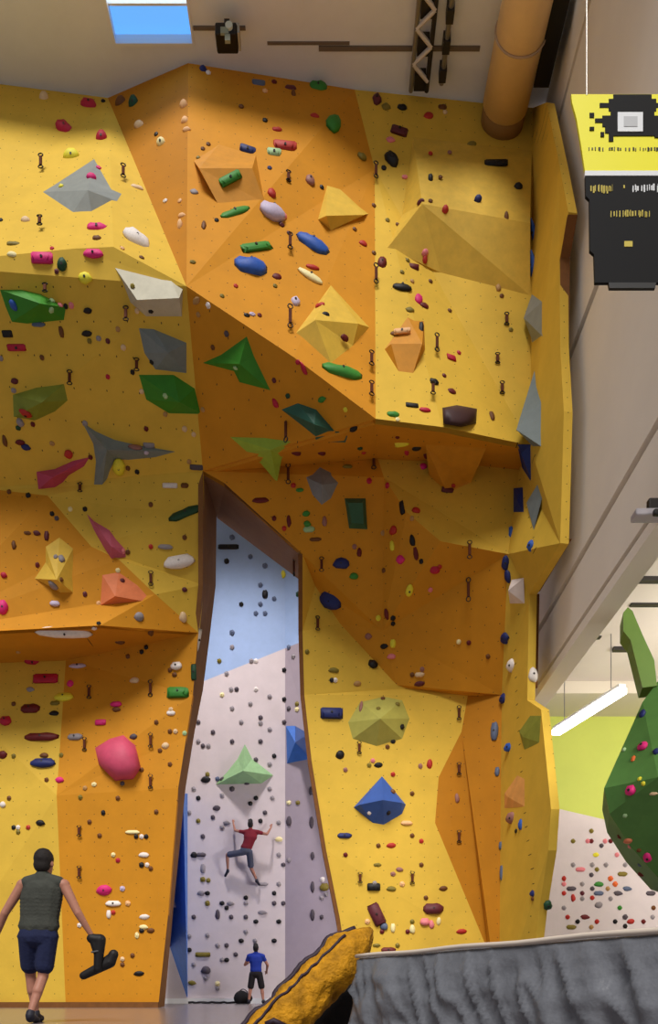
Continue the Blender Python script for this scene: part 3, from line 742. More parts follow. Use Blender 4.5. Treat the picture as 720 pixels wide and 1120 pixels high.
for (x, y, h, loc, nor, surf), lb in zip(qs, ql):
    k = loc.y / F * h
    e = empty('quickdraw', lb.replace('quickdraw ', 'hanging quickdraw ', 1) if len(lb.split()) < 15 else lb, 'quickdraw', loc, 'quickdraws hanging on the wall')
    fr = frame_at(loc, Vector((nor.x, nor.y, 0)) if Vector((nor.x, nor.y, 0)).length > .2 else nor)
    e.rotation_euler = fr.to_euler()
    off = .08 if abs(nor.z) > .25 else 0
    e.location = loc + nor * off
    e.scale = (max(.8, k / 1.1), k / 1.0, 1)
    for me_, nn in ((ME_SLING, 'sling'), (ME_B[0], 'carabiner'), (ME_B[1], 'carabiner')):
        c = bpy.data.objects.new(nn, me_)
        C.objects.link(c)
        c.parent = e

# ------------------------------------------------------------------ ceiling fittings
# skylight
sk = empty('skylight', 'square white framed skylight in the ceiling with blue sky behind it', 'skylight', (-3.45, 14.6, ZC))
def skp(bm_, name, m, lab=None):
    o = obj(name, bm_, m, sk); o.matrix_parent_inverse = Matrix.Translation(-Vector(sk.location))
    if lab: o['label'] = lab
    return o
x0, x1, y0, y1 = -4.22, -2.62, 14.7, 16.05
bm = bmesh.new()
box(bm, (x0, y1 - .05, ZC - .02), (x1, y1, ZC + .16)); box(bm, (x0, y0, ZC - .02), (x0 + .07, y1 - .05, ZC + .16)); box(bm, (x1 - .04, y0, ZC - .02), (x1, y1 - .05, ZC + .16)); box(bm, (x0 + .07, 15.42, ZC + .06), (x1 - .04, 15.46, ZC + .16))
skp(bm, 'frame', m_white)
bm = bmesh.new(); box(bm, (x0 + .07, 15.46, ZC + .16), (x1 - .04, y1, ZC + .2))
skp(bm, 'pane', mat('blue_sky_pane', (96, 166, 240), .2, emit=1.0), 'blue pane')
bm = bmesh.new(); box(bm, (x0 + .07, y0, ZC + .16), (x1 - .04, 15.46, ZC + .2))
skp(bm, 'pane', mat('bright_sky_pane', (222, 240, 255), .2, emit=2.2), 'bright white pane')
# spotlight
sp = empty('ceiling_spotlight', 'small black spotlight fixed to the ceiling right of the skylight', 'spotlight', P(248, 26, 15.4))
def spp(name, bm_, m):
    o = obj(name, bm_, m, sp); o.matrix_parent_inverse = Matrix.Translation(-Vector(sp.location)); return o
pc = P(248, 38, 15.5)
spp('housing', bevelled_box(pc + Vector((-.21, -.1, -.09)), pc + Vector((.2, .25, .13)), .03), m_black)
bm = bmesh.new(); box(bm, pc + Vector((-.05, .02, .1)), pc + Vector((.05, .12, .33))); spp('bracket', bm, m_dark)
bm = bmesh.new(); tube(bm, [pc + Vector((.06, -.15, .02)), pc + Vector((.06, -.09, .02))], .07, 12); spp('lens', bm, mat('pale_lens', (215, 220, 205), .2))
bm = bmesh.new(); box(bm, pc + Vector((-.1, -.13, -.12)), pc + Vector((.05, -.09, .0))); box(bm, pc + Vector((-.02, -.12, -.24)), pc + Vector((.08, -.06, -.12))); spp('label_plate', bm, mat('grey_green_plate', (150, 156, 135), .5))
bm = bmesh.new(); box(bm, pc + Vector((.21, -.1, -.08)), pc + Vector((.25, .2, .11))); spp('side_cap', bm, mat('grey_cap', (165, 162, 150), .5))
# duct
du = empty('ventilation_duct', 'thick tan ventilation duct running along the ceiling to the wall', 'duct', (3.58, 16.0, 18.3))
bm = bmesh.new()
tube(bm, [(3.6, 8, 18.29), (3.6, 14.5, 18.29), (3.57, 16.62, 18.29)], .46, 28)
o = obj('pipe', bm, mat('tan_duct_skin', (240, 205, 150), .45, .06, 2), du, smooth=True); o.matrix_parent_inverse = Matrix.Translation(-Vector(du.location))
for yy in (12.5, 14.0, 15.4):
    bm = bmesh.new()
    pts = [Vector((3.59 + .475 * math.cos(t), yy, 18.29 + .475 * math.sin(t))) for t in [k * 2 * PI / 28 for k in range(28)]]
    tube(bm, pts, .02, 6, closed=True)
    o = obj('joint_ring', bm, mat('duct_ring', (190, 160, 130), .5), du); o.matrix_parent_inverse = Matrix.Translation(-Vector(du.location))
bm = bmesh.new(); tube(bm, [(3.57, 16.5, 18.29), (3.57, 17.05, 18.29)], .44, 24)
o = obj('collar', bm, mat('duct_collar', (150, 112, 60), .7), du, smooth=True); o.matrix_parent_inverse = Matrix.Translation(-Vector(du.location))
# dark beam between duct and wall
bm = bmesh.new(); box(bm, (4.09, 7, 18.2), (4.27, 16.2, ZC)); box(bm, (4.03, 7, 18.14), (4.33, 16.2, 18.2))
tag(obj('ceiling_beam', bm, m_black), 'dark steel beam along the ceiling between tan duct and beige wall', 'beam')
# lattice truss
tr = empty('ceiling_truss', 'slim silver lattice truss running along the ceiling towards the wall', 'truss', (1.82, 14, 18.6))
for nm, xs, m in (('chord', (1.66,), m_steel), ('chord', (1.98,), m_dark)):
    bm = bmesh.new(); tube(bm, [(xs[0], 9, 18.62), (xs[0], 16.7, 18.62)], .045, 8)
    o = obj(nm, bm, m, tr); o.matrix_parent_inverse = Matrix.Translation(-Vector(tr.location))
bm = bmesh.new()
yy = 9.0; k = 0
while yy < 16.5:
    a, b = (1.66, 1.98) if k % 2 == 0 else (1.98, 1.66)
    tube(bm, [(a, yy, 18.6), (b, yy + .3, 18.6)], .04, 6); yy += .3; k += 1
o = obj('lattice', bm, mat('truss_lattice', (214, 206, 198), .5), tr); o.matrix_parent_inverse = Matrix.Translation(-Vector(tr.location))
yy = 9
while yy < 16.5:
    bm = bmesh.new(); box(bm, (1.72, yy, 18.66), (1.94, yy + .3, ZC)); yy += .62
    o = obj('hanger', bm, m_dark, tr); o.matrix_parent_inverse = Matrix.Translation(-Vector(tr.location))
bm = bmesh.new()
tube(bm, [(2.27, 9, 18.66), (2.27, 16.6, 18.66)], .05, 8)
co = obj('ceiling_conduit', bm, m_steel); tag(co, 'thin steel conduit beside the lattice truss', 'pipe')
for yy in (10.2, 11.6, 13, 14.0, 14.7, 15.3, 15.8, 16.3):
    bm = bmesh.new(); box(bm, (2.2, yy, 18.58), (2.34, yy + .22, ZC)); obj('clip', bm, m_dark, co)

# hanging lamp in the lower hall
lp = empty('linear_lamp', 'long glowing white lamp hanging in the lower hall before the lime wall', 'lamp', (5.8, 18.6, 6.7))
a, b = P(608, 801, 20.1), P(681, 757, 17.3)
b.z = a.z
dirv = (b - a).normalized(); side = Vector((-dirv.y, dirv.x, 0))
def bar(bm, a, b, w, z0, z1):
    v = [bm.verts.new(p + side * s * w + Vector((0, 0, z))) for p in (a, b) for s in (-1, 1) for z in (z0, z1)]
    for f in ((0, 1, 3, 2), (4, 6, 7, 5), (0, 4, 5, 1), (2, 3, 7, 6), (0, 2, 6, 4), (1, 5, 7, 3)):
        bm.faces.new([v[i] for i in f])
bm = bmesh.new(); bar(bm, a, b, .10, -.07, .05); bmesh.ops.recalc_face_normals(bm, faces=bm.faces)
o = obj('diffuser', bm, mat('lamp_glow', (255, 252, 244), .4, emit=9), lp); o.matrix_parent_inverse = Matrix.Translation(-Vector(lp.location))
bm = bmesh.new(); bar(bm, a, b, .08, .05, .13); bmesh.ops.recalc_face_normals(bm, faces=bm.faces)
o = obj('housing', bm, m_white, lp); o.matrix_parent_inverse = Matrix.Translation(-Vector(lp.location))
for t in (.15, .85):
    q = a.lerp(b, t); bm = bmesh.new(); tube(bm, [q + Vector((0, 0, .13)), Vector((q.x, q.y, 8.05))], .012, 6)
    o = obj('cable', bm, m_steel, lp); o.matrix_parent_inverse = Matrix.Translation(-Vector(lp.location))
# small projector under the bulkhead
pj = empty('wall_projector', 'small pale and black box fixed at the foot of the beige wall, right edge', 'projector', P(708, 572, 11.0))
q = Vector((4.32, 11.1, 6.72))
for nm, lo, hi, m in (('housing', (-.22, -.12, -.02), (.2, .1, .07), mat('pale_case', (186, 180, 186), .5)), ('lens', (.0, -.18, -.05), (.12, -.1, .03), m_black), ('bracket', (-.02, -.05, .08), (.2, .06, .25), m_dark)):
    o = obj(nm, bevelled_box(q + Vector(lo), q + Vector(hi), .02), m, pj); o.matrix_parent_inverse = Matrix.Translation(-Vector(pj.location))

# ------------------------------------------------------------------ hanging tube banner
SD = 9.0
bx = (692 - CX) / 100
tb = empty('hanging_sign', 'hanging tube shaped sign, yellow above and black below, by the beige wall', 'sign', (bx, SD, P(0, 315, SD).z))
def zof(py): return CZ + (HY - py) * SD / F
m_ty = mat('tube_yellow', (240, 232, 20), .4); m_tk = mat('tube_black', (8, 8, 12), .7, spec=.2); m_tw = mat('tube_white', (225, 228, 232), .4)
def X(px): return (px - 692) / 100
def board(name, half_outline, m, lab, y0=0, th=.035):
    """die-cut board: half outline (left half, picture rows from the top) mirrored about its middle"""
    left = [(bx + X(px), zof(py)) for px, py in half_outline]
    pts = left + [(2 * bx - x, z) for x, z in reversed(left)]
    bm = bmesh.new()
    prism_y(bm, [Vector((x, SD + y0, z)) for x, z in pts], (0, th, 0))
    bmesh.ops.recalc_face_normals(bm, faces=bm.faces)
    o = obj(name, bm, m, tb); o.matrix_parent_inverse = Matrix.Translation(-Vector(tb.location))
    if lab: o['label'] = lab
board('upper_board', [(625, 103), (626, 112), (631, 130), (636, 160), (640, 187)], m_ty, 'yellow upper board with flared top edge')
board('band', [(640, 187), (640, 192.3)], m_tw, 'white band', -.004, .043)
board('lower_board', [(640.5, 192.3), (641, 214), (645, 218), (645.5, 274), (650, 278), (651, 309)], m_tk, 'black lower board')
board('cap', [(666, 309), (667, 315)], m_black, 'black cap')
def patch(bm, x0, x1, p0, p1, lift=.004, n=1, mi=0):
    """thin printed patch on the face of the board"""
    box(bm, (bx + x0, SD - lift, zof(p1)), (bx + x1, SD, zof(p0)))
def tpart(name, bm, m, lab):
    o = obj(name, bm, m, tb); o.matrix_parent_inverse = Matrix.Translation(-Vector(tb.location)); o['label'] = lab
bm = bmesh.new()
for k_, (x0, x1, p0, p1) in enumerate(((671, 713, 103.6, 124), (656, 728, 113, 118), (666, 718, 108.5, 122), (668, 716, 118, 142), (651, 733, 130, 134.5), (659, 725, 127, 139), (662, 722, 133, 146), (666, 718, 140, 149), (645, 650, 124, 129), (657, 661, 145, 150), (666, 671, 148, 155), (645, 650, 139.5, 143), (734, 738, 124, 130), (716, 722, 146, 151))):
    patch(bm, X(x0), X(x1), p0, p1, .004 + .0004 * k_)
tpart('splash_emblem', bm, m_tk, 'ragged black splash emblem')
bm = bmesh.new(); patch(bm, X(675.5), X(703), 124, 145, .014); tpart('emblem_square', bm, m_tw, 'white square')
bm = bmesh.new(); patch(bm, X(682), X(697), 129, 140, .018); tpart('emblem_centre', bm, mat('tube_grey', (186, 188, 192), .4), 'grey centre of the square')
rr = random.Random(3)
def textrow(bm, x0, x1, p0, p1, mi=0):
    x = x0
    while x < x1:
        w = rr.choice([1.5, 2, 2.6])
        for s in range(rr.choice([1, 2])):
            a = p0 + rr.uniform(0, .3) * (p1 - p0); b = p1 - rr.uniform(0, .3) * (p1 - p0)
            patch(bm, X(x + s * .8), X(min(x1, x + s * .8 + w * .6)), a, b, .005, 1, mi)
        x += w + rr.choice([.7, .9, 1.8])
bm = bmesh.new()
for a, b in ((644, 661), (666, 680), (684, 696), (700, 735)): textrow(bm, a, b, 161, 165.5)
tpart('small_print', bm, mat('tube_print_dark', (70, 66, 20), .5), 'row of small dark print')
m_py = mat('tube_print_yellow', (196, 176, 60), .5)
bm = bmesh.new(); textrow(bm, 646, 670, 202, 212); textrow(bm, 682, 686, 201, 208); tpart('yellow_print', bm, m_py, 'upper row of yellow print')
bm = bmesh.new(); textrow(bm, 668, 710, 230, 238); tpart('yellow_print', bm, m_py, 'middle row of yellow print')
bm = bmesh.new(); patch(bm, X(683), X(692), 264, 270, .005); tpart('yellow_print', bm, m_py, 'small yellow mark')
bm = bmesh.new(); textrow(bm, 692, 736, 201, 211)
tpart('white_print', bm, m_tw, 'white print')
for s in (-.5, .5):
    bm = bmesh.new(); tube(bm, [(bx + s, SD, zof(104)), (bx + s, SD, ZC)], .006, 6)
    o = obj('wire', bm, m_steel, tb); o.matrix_parent_inverse = Matrix.Translation(-Vector(tb.location))

# ------------------------------------------------------------------ foreground pads and bags
m_vin = mat('grey_vinyl', (108, 110, 117), .36, .14, 7, .3)
pad = empty('crash_pad', 'grey wrinkled vinyl crash pad in the foreground at the lower right', 'crash pad', (.6, 2.4, 0))
c0, c1 = Vector((.10, 2.9, 0)), Vector((.80, 1.46, 0))
u = (c1 - c0).normalized(); inn = Vector((-u.y, u.x, 0)); L = (c1 - c0).length
PADH, DEP = .43, 1.1
def padp(s, t, z): return c0 + u * (s * L) + inn * t + Vector((0, 0, z))
bm = bmesh.new()
NS, NZ, NT = 120, 40, 16
def wr(s, z):
    p = Vector((s * 9, z * 12, 1.3))
    rd = 1 - abs(noise.noise(Vector((s * 16 + z * 6, z * 3.5, 7)))) * 2.4
    fold = math.sin((s * 26 + z * 12) + 4 * noise.noise(p * .5)) * .006 + noise.noise(p) * .012 + noise.noise(p * 2.5) * .007 + max(0, rd) ** 3 * .022
    return fold * min(1, (PADH - z) * 14)
g = []
for i in range(NS + 1):
    s = i / NS
    row = [bm.verts.new(padp(s, -(.03 * math.sin(PI * j / NZ)) - wr(s, PADH * j / NZ) + (.015 if j in (0, NZ) else 0), PADH * j / NZ)) for j in range(NZ + 1)]
    row += [bm.verts.new(padp(s, DEP * k / NT, PADH + .012 * noise.noise(Vector((s * 5, k * .4, 3))) * (1 if 0 < k < NT else 0))) for k in range(1, NT + 1)]
    row.append(bm.verts.new(padp(s, DEP, 0)))
    g.append(row)
for A, B in zip(g, g[1:]):
    for j in range(len(A)): bm.faces.new((A[j], B[j], B[(j + 1) % len(A)], A[(j + 1) % len(A)]))
bm.faces.new(g[0]); bm.faces.new(g[-1][::-1])
bmesh.ops.recalc_face_normals(bm, faces=bm.faces)
o = obj('cover', bm, m_vin, pad, smooth=False); o.matrix_parent_inverse = Matrix.Translation(-Vector(pad.location))
for p in o.data.polygons: p.use_smooth = len(p.vertices) == 4
bm = bmesh.new(); tube(bm, [padp(k / 20, -.004, PADH + .002 + .002 * math.sin(k)) for k in range(21)], .007, 8)  # pale tube stands in for the highlight on the top seam
o = obj('piping', bm, mat('seam_highlight', (214, 200, 186), .5), pad, smooth=True); o.matrix_parent_inverse = Matrix.Translation(-Vector(pad.location)); o['label'] = 'pale line, painted highlight of the top seam'

def pillow(fn, nu, nv):
    bm = bmesh.new(); g = [[bm.verts.new(fn(i / nu, j / nv)) for j in range(nv)] for i in range(nu + 1)]
    for A, B in zip(g, g[1:]):
        for j in range(nv): bm.faces.new((A[j], A[(j + 1) % nv], B[(j + 1) % nv], B[j]))
    bm.faces.new(g[0][::-1]); bm.faces.new(g[-1])
    bmesh.ops.recalc_face_normals(bm, faces=bm.faces)
    return bm
# yellow bag leaning against the pad: axis from floor to upper right
yb = empty('rope_bag', 'crumpled yellow bag with dark piping leaning against the grey crash pad', 'bag', (-.3, 3.2, 0))
YA, YB = P(266, 1162, 3.12), P(406, 1016, 3.3)
ax = (YB - YA); AL = ax.length; ax.normalize()
wd = Vector((0, 1, 0)); wd = (wd - ax * wd.dot(ax)).normalized(); nn = ax.cross(wd)      # nn: in the picture plane, across the axis
if nn.z < 0: nn = -nn
def half(s): return (.096 * (1 - .10 * s)) * min(1, (s / .06) ** .5 if s > 0 else .15, ((1 - s) / .2) ** .6 if s < 1 else .1)
def bagp(s, v):
    a = v * 2 * PI
    hw = max(.012, half(s)); dp = max(.012, .12 * half(s) / .1)
    ca, sa = math.cos(a), math.sin(a)
    q = Vector((s * 6, ca * 1.5, sa * 1.5))
    w = 1 + .12 * noise.noise(q * 1.3) + .09 * (1 - 2 * abs(noise.noise(q * 2.6))) - .05 + .03 * math.sin(s * 34 + 4 * sa)
    return YA + ax * (s * AL) + nn * (abs(ca) ** .8 * math.copysign(1, ca) * hw * w) + wd * (abs(sa) ** .8 * math.copysign(1, sa) * dp * w)
bm = pillow(bagp, 60, 40)
m_bag = mat('yellow_bag_cloth', (186, 130, 22), .7, .45, 16, .6, spec=.2)
o = obj('body', bm, m_bag, yb, smooth=True); o.matrix_parent_inverse = Matrix.Translation(-Vector(yb.location))
m_purp = mat('dark_purple_piping', (40, 22, 40), .6)
bm = bmesh.new(); tube(bm, [bagp(.1 + .84 * k / 40, 0) + nn * .003 for k in range(41)], .012, 8)
o = obj('piping', bm, m_purp, yb, smooth=True); o.matrix_parent_inverse = Matrix.Translation(-Vector(yb.location)); o['label'] = 'dark purple piping'
bm = bmesh.new(); tube(bm, [bagp(.12 + .72 * k / 40, .5 + .36) + Vector((0, -.004, 0)) for k in range(41)], .006, 8)
o = obj('strap', bm, m_purp, yb, smooth=True); o.matrix_parent_inverse = Matrix.Translation(-Vector(yb.location)); o['label'] = 'dark purple strap'
bm = bmesh.new(); tube(bm, [bagp(.14 + .72 * k / 40, .87 + .02 * math.sin(k)) + Vector((0, -.004, 0)) for k in range(0)] or [bagp(.2, .8), bagp(.24, .78), bagp(.26, .72)], .012, 8)
o = obj('buckle', bm, m_purp, yb, smooth=True); o.matrix_parent_inverse = Matrix.Translation(-Vector(yb.location))
# black rounded shape in the gap
kb = empty('black_soft_shape', 'black soft shape in the gap between yellow bag and grey crash pad', 'bag', (.12, 3.5, 0))
KA, KB = Vector((-.12, 3.55, .17)), Vector((.34, 3.62, .24))
def kp(s, v):
    a = v * 2 * PI; e = max(.1, min(1, (4 * s * (1 - s)) ** .35))
    ca, sa = math.cos(a), math.sin(a)
    w = 1 + .08 * noise.noise(Vector((s * 5, ca * 2, sa * 2)))
    p = KA.lerp(KB, s) + Vector((0, .14 * sa * e * w, .175 * ca * e * w))
    p.z = max(.003, p.z); return p
bm = pillow(kp, 36, 28)
o = obj('body', bm, mat('soft_black_cloth', (16, 13, 14), .8, .2, 12, .4), kb, smooth=True); o.matrix_parent_inverse = Matrix.Translation(-Vector(kb.location))
bm = bmesh.new(); tube(bm, [kp(.25 + .5 * k / 16, .93) + Vector((0, -.03 * math.sin(PI * k / 16), .03 * math.sin(PI * k / 16))) for k in range(17)], .009, 8)
o = obj('handle', bm, m_black, kb, smooth=True); o.matrix_parent_inverse = Matrix.Translation(-Vector(kb.location))

# ------------------------------------------------------------------ people
m_skin = mat('skin', (172, 118, 98), .55, .06, 20)
m_hair = mat('dark_hair', (26, 18, 16), .7, .2, 40, .4)
def ball(bm, p, r):
    r = (r, r, r) if not isinstance(r, tuple) else r
    bmesh.ops.create_icosphere(bm, subdivisions=2, radius=1, matrix=Matrix.Translation(Vector(p)) @ Matrix.Diagonal((*r, 1)))
def limb(bm, a, b, ra, rb, n=None, fx=1, fy=1):
    a, b = Vector(a), Vector(b)
    n = n or max(3, int((b - a).length / (min(ra, rb) * .28)))
    for i in range(n + 1):
        t = i / n; r = ra + (rb - ra) * t
        ball(bm, a.lerp(b, t), (r * fx, r * fy, r))
def remesh(name, bm, vox, m, parent=None, smooth=3, loc=None):
    o = obj(name, bm, m)
    r = o.modifiers.new('r', 'REMESH'); r.mode = 'VOXEL'; r.voxel_size = vox
    s = o.modifiers.new('s', 'SMOOTH'); s.iterations = smooth; s.factor = .5
    dg = bpy.context.evaluated_depsgraph_get()
    me = bpy.data.meshes.new_from_object(o.evaluated_get(dg))
    o.modifiers.clear()
    old = o.data; o.data = me; bpy.data.meshes.remove(old)
    me.name = name
    if not me.materials: me.materials.append(m)
    for p in me.polygons: p.use_smooth = True
    if parent is not None: o.parent = parent
    if loc is not None: o.location = loc
    return o
def hand(bm, wr, d, side, palm_n, curl=.5, k=1):
    """palm from the wrist along d, four unequal fingers and a thumb; side: thumb direction"""
    d = Vector(d).normalized(); side = Vector(side); side = (side - d * side.dot(d)).normalized(); pn = d.cross(side).normalized() * palm_n
    wr = Vector(wr)
    for i in range(5):
        t = i / 4
        for s in (-.026, 0, .026): ball(bm, wr + d * (.012 + .07 * t) * k + side * s * k * (.75 + .35 * t), .0145 * k)
    kn = wr + d * .085 * k
    for s, l in ((.032, .068), (.011, .078), (-.011, .072), (-.031, .056)):
        p = kn + side * s * k; dd = (d + side * s * 4).normalized(); ll = l * k
        for seg, f in ((0, .45), (1, .32), (2, .25)):
            dd2 = (dd * math.cos(curl * (seg + .4)) + pn * math.sin(curl * (seg + .4))).normalized()
            q = p + dd2 * ll * f
            limb(bm, p, q, (.0088 - .0008 * seg) * k, (.0082 - .0008 * seg) * k, 4); p = q
    p = wr + d * .025 * k + side * .03 * k
    q = p + (d * .6 + side * .8).normalized() * .04 * k; limb(bm, p, q, .012 * k, .0105 * k, 4)
    limb(bm, q, q + (d * .9 + side * .2 + pn * .4).normalized() * .032 * k, .0105 * k, .009 * k, 4)
def person(name, label, loc, J, top, bottom, shoe, vox=.009, sleeve=0, leg=.55, top_lab='', bot_lab='', hair_col=None, curl=(.5, .5), waist=1):
    """J: joints in metres relative to loc (x right, y away, z up); seen from behind"""
    G = {k: Vector(v) for k, v in J.items() if k != 'hs'}
    up = (G['neck'] - G['pelvis']).normalized()
    bm = bmesh.new()
    hd = G['head']
    look = Vector(J.get('look', (0, 1, 0))).normalized(); rt = look.cross(Vector((0, 0, 1))).normalized(); hup = rt.cross(look)
    nb = len(bm.verts)
    ball(bm, hd + hup * .02, (.078, .094, .10)); ball(bm, hd - hup * .04 + look * .015, (.064, .075, .08)); ball(bm, hd - hup * .085 + look * .05, (.04, .035, .03))
    limb(bm, hd + look * .09 + hup * .0, hd + look * .112 - hup * .035, .009, .015, 4)
    for s in (-1, 1):
        ball(bm, hd + rt * s * .079 - look * .005 - hup * .015, (.012, .02, .03)); ball(bm, hd + rt * s * .03 + look * .082 + hup * .012, .012)
        ball(bm, hd + rt * s * .03 + look * .088 + hup * .034, (.018, .008, .006))
    limb(bm, hd - hup * .06 + look * .086 - rt * .02, hd - hup * .06 + look * .086 + rt * .02, .007, .007, 4)
    hs = J.get('hs', 1)
    for v in list(bm.verts)[nb:]: v.co = hd + (v.co - hd) * hs
    limb(bm, hd - hup * .05, G['neck'], .056, .062)
    chest = G['chest']; pel = G['pelvis']; sh = (G['shL'] + G['shR']) / 2
    sw = (G['shR'] - G['shL']).length / 2
    def torso(bm, g=0, end=0, arm=1):
        limb(bm, G['neck'], sh, .065 + g, .085 + g)
        for s in ('L', 'R'): limb(bm, G['neck'] - up * .02, (G['neck'] - up * .02).lerp(G['sh' + s], arm), .055 + g, .062 + g)
        limb(bm, sh - up * .05, chest, .115 + g, .118 + g, None, (sw * .86 + g) / .118, 1)
        limb(bm, chest, (chest + pel) / 2 - up * .02, .115 + g, .105 + g, None, (sw * .78 * waist + g) / .118, 1)
        limb(bm, (chest + pel) / 2 - up * .02, pel + up * end, .105 + g, .115 + g, None, (sw * .70 * waist + g) / .11, 1)
    torso(bm)
    arms = {}
    for i, s in enumerate('LR'):
        limb(bm, G['sh' + s], G['el' + s], .058, .043); limb(bm, G['el' + s], G['wr' + s], .044, .028)
        d = G['wr' + s] - G['el' + s] if 'hd' + s not in J else Vector(J['hd' + s])
        hand(bm, G['wr' + s], d, Vector(J.get('th' + s, (0, 1, .2))), 1 if s == 'L' else -1, curl[i])
        limb(bm, G['hip' + s], G['kn' + s], .086, .058); limb(bm, G['kn' + s], G['kn' + s].lerp(G['an' + s], .4) - Vector((0, .012, 0)), .056, .056); limb(bm, G['kn' + s].lerp(G['an' + s], .4), G['an' + s], .054, .036)
        limb(bm, G['an' + s] - Vector((0, 0, .02)), G['toe' + s], .036, .03)
    body = remesh('person', bm, vox, m_skin, smooth=2, loc=loc)
    tag(body, label, 'person')
    # hair
    bm = bmesh.new()
    ball(bm, hd + hup * .035 - look * .012, (.087, .102, .098)); ball(bm, hd - look * .04 - hup * .02, (.076, .066, .08))
    for v in bm.verts: v.co = hd + (v.co - hd) * hs
    h_ = remesh('hair', bm, .012, hair_col or m_hair, body, 2)
    # clothes
    bm = bmesh.new(); torso(bm, .014, .07, 1 if sleeve else .72)
    for s in 'LR':
        if not sleeve: continue
        e = G['sh' + s].lerp(G['el' + s], max(.05, sleeve)); limb(bm, G['sh' + s], e, .066 if sleeve else .062, .06 if sleeve > .3 else .058)
    t_ = remesh('shirt' if sleeve else 'tank_top', bm, vox, top, body, 3)
    if top_lab: t_['label'] = top_lab
    bm = bmesh.new()
    limb(bm, pel + up * .02, pel - up * .04, .118, .13, None, (sw * .74 * waist + .02) / .12, 1)
    for s in 'LR':
        e = G['hip' + s].lerp(G['kn' + s], min(1, leg / .5)) if leg <= .5 else G['kn' + s]
        limb(bm, G['hip' + s], e, .105, .1 if leg <= .5 else .072)
        if leg > .5: limb(bm, G['kn' + s], G['kn' + s].lerp(G['an' + s], (leg - .5) * 2), .072, .055)
    b_ = remesh('shorts' if leg <= .5 else 'trousers', bm, vox, bottom, body, 3)
    if bot_lab: b_['label'] = bot_lab
    for s in 'LR':
        bm = bmesh.new(); an = G['an' + s]; to = G['toe' + s]; dv = (to - an); dv.normalize()
        limb(bm, an - Vector((0, 0, .035)) - dv * .02, to + dv * .03, .047, .04); limb(bm, an, an - Vector((0, 0, .05)), .047, .05); limb(bm, an - Vector((0, 0, .055)) - dv * .04, to + dv * .02 - Vector((0, 0, .01)), .03, .03)
        remesh('shoe', bm, .01, shoe, body, 2)
    return body

m_tank = mat('charcoal_cloth', (62, 64, 58), .85, .12, 10, .3)
m_navy = mat('navy_cloth', (22, 30, 66), .85, .12, 10, .3)
m_shoe = mat('dark_shoe', (30, 30, 44), .6)
man_loc = P(42, 1087, 8.5); man_loc.z = 0
J = dict(hs=1.18, head=(.055, .02, 1.655), look=(.2, 1, 0), neck=(.045, 0, 1.515), chest=(.03, 0, 1.28), pelvis=(-.0, .0, .93), shL=(-.165, 0, 1.425), shR=(.265, 0, 1.425),
         elL=(-.335, -.03, 1.13), wrL=(-.45, .04, .90), elR=(.42, -.03, 1.13), wrR=(.535, .03, .915),
         hipL=(-.105, 0, .88), knL=(-.13, .14, .49), anL=(-.10, .20, .10), toeL=(-.11, .36, .045), hipR=(.10, 0, .88), knR=(.04, .02, .48), anR=(-.03, -.14, .105), toeR=(-.035, .02, .04),
         thL=(.3, 1, 0), thR=(-.3, 1, 0))
man = person('person', 'person walking away in charcoal tank top and navy shorts, dark shoes in hand', man_loc, J, m_tank, m_navy, m_shoe, .010, 0, .36, 'charcoal tank top', 'navy blue shorts', curl=(.4, 1.0), waist=1.14)
# climbing shoes carried in the right hand
def shoe_mesh(toe, heel, upv, r=.045):
    bm = bmesh.new(); toe, heel, upv = Vector(toe), Vector(heel), Vector(upv).normalized()
    limb(bm, heel, toe, r, r * .72); limb(bm, heel + upv * .02, heel + upv * .09, r * .95, r * .85); limb(bm, heel.lerp(toe, .4) + upv * .02, heel + upv * .07, r * .8, r * .8)
    return bm
hp = man_loc + Vector((.60, .03, .83))
for (dx, dz, tx, hx, uv, lab) in ((0, 0, (.005, .0, -.27), (.03, 0, .03), (-.9, 0, .15), 'black climbing shoe held toe down in the walking person\'s right hand'),
                                  (0, 0, (-.16, .06, -.34), (.12, .05, -.20), (.4, 0, .9), 'black climbing shoe dangling lowest below the other held shoe')):
    bm = shoe_mesh(tx, hx, uv, .062)
    o = remesh('climbing_shoe', bm, .009, mat('black_shoe_rubber', (18, 14, 16), .6), loc=hp + Vector((dx, 0, dz)))
    tag(o, lab, 'shoe')
    bm = bmesh.new(); tx_, hx_ = Vector(tx), Vector(hx); mid = hx_.lerp(tx_, .45) + Vector(uv).normalized() * .03
    limb(bm, mid + Vector((-.03, -.05, 0)), mid + Vector((.03, -.05, .01)), .012, .012, 5)
    remesh('strap', bm, .006, mat('grey_strap', (80, 80, 84), .7), o)

# climber on the pale wall
cl = P(270, 930, 25.0)
k = 25.0 / F
def cj(px, py, y): return ((px - 270) * k, y, (930 - py) * k)
J = dict(head=cj(274, 902, .02), look=(.1, 1, .25), neck=cj(274, 908, .0), chest=cj(274, 916, .0), pelvis=cj(269, 929, .02), shL=cj(267, 910, .03), shR=cj(282, 910, .03),
         elL=cj(257, 908, .05), wrL=cj(254, 898, .26), elR=cj(292, 912, .05), wrR=cj(296, 903, .26), hdL=(0, .3, 1), hdR=(.1, .3, 1),
         hipL=cj(266, 932, .02), knL=cj(248, 934, .16), anL=cj(248, 950, .28), toeL=cj(245, 955, .42), hipR=cj(273, 932, .02), knR=cj(274, 948, .2), anR=cj(280, 961, .26), toeR=cj(282, 965, .42), thL=(1, .2, .2), thR=(-1, .2, .2))
climber = person('person', 'climber in a crimson top spread out on the pale cave wall', cl, J, mat('crimson_cloth', (120, 24, 40), .85), mat('dark_slate_cloth', (74, 78, 96), .85), m_shoe, .016, .45, .42, 'crimson top', 'dark slate shorts')
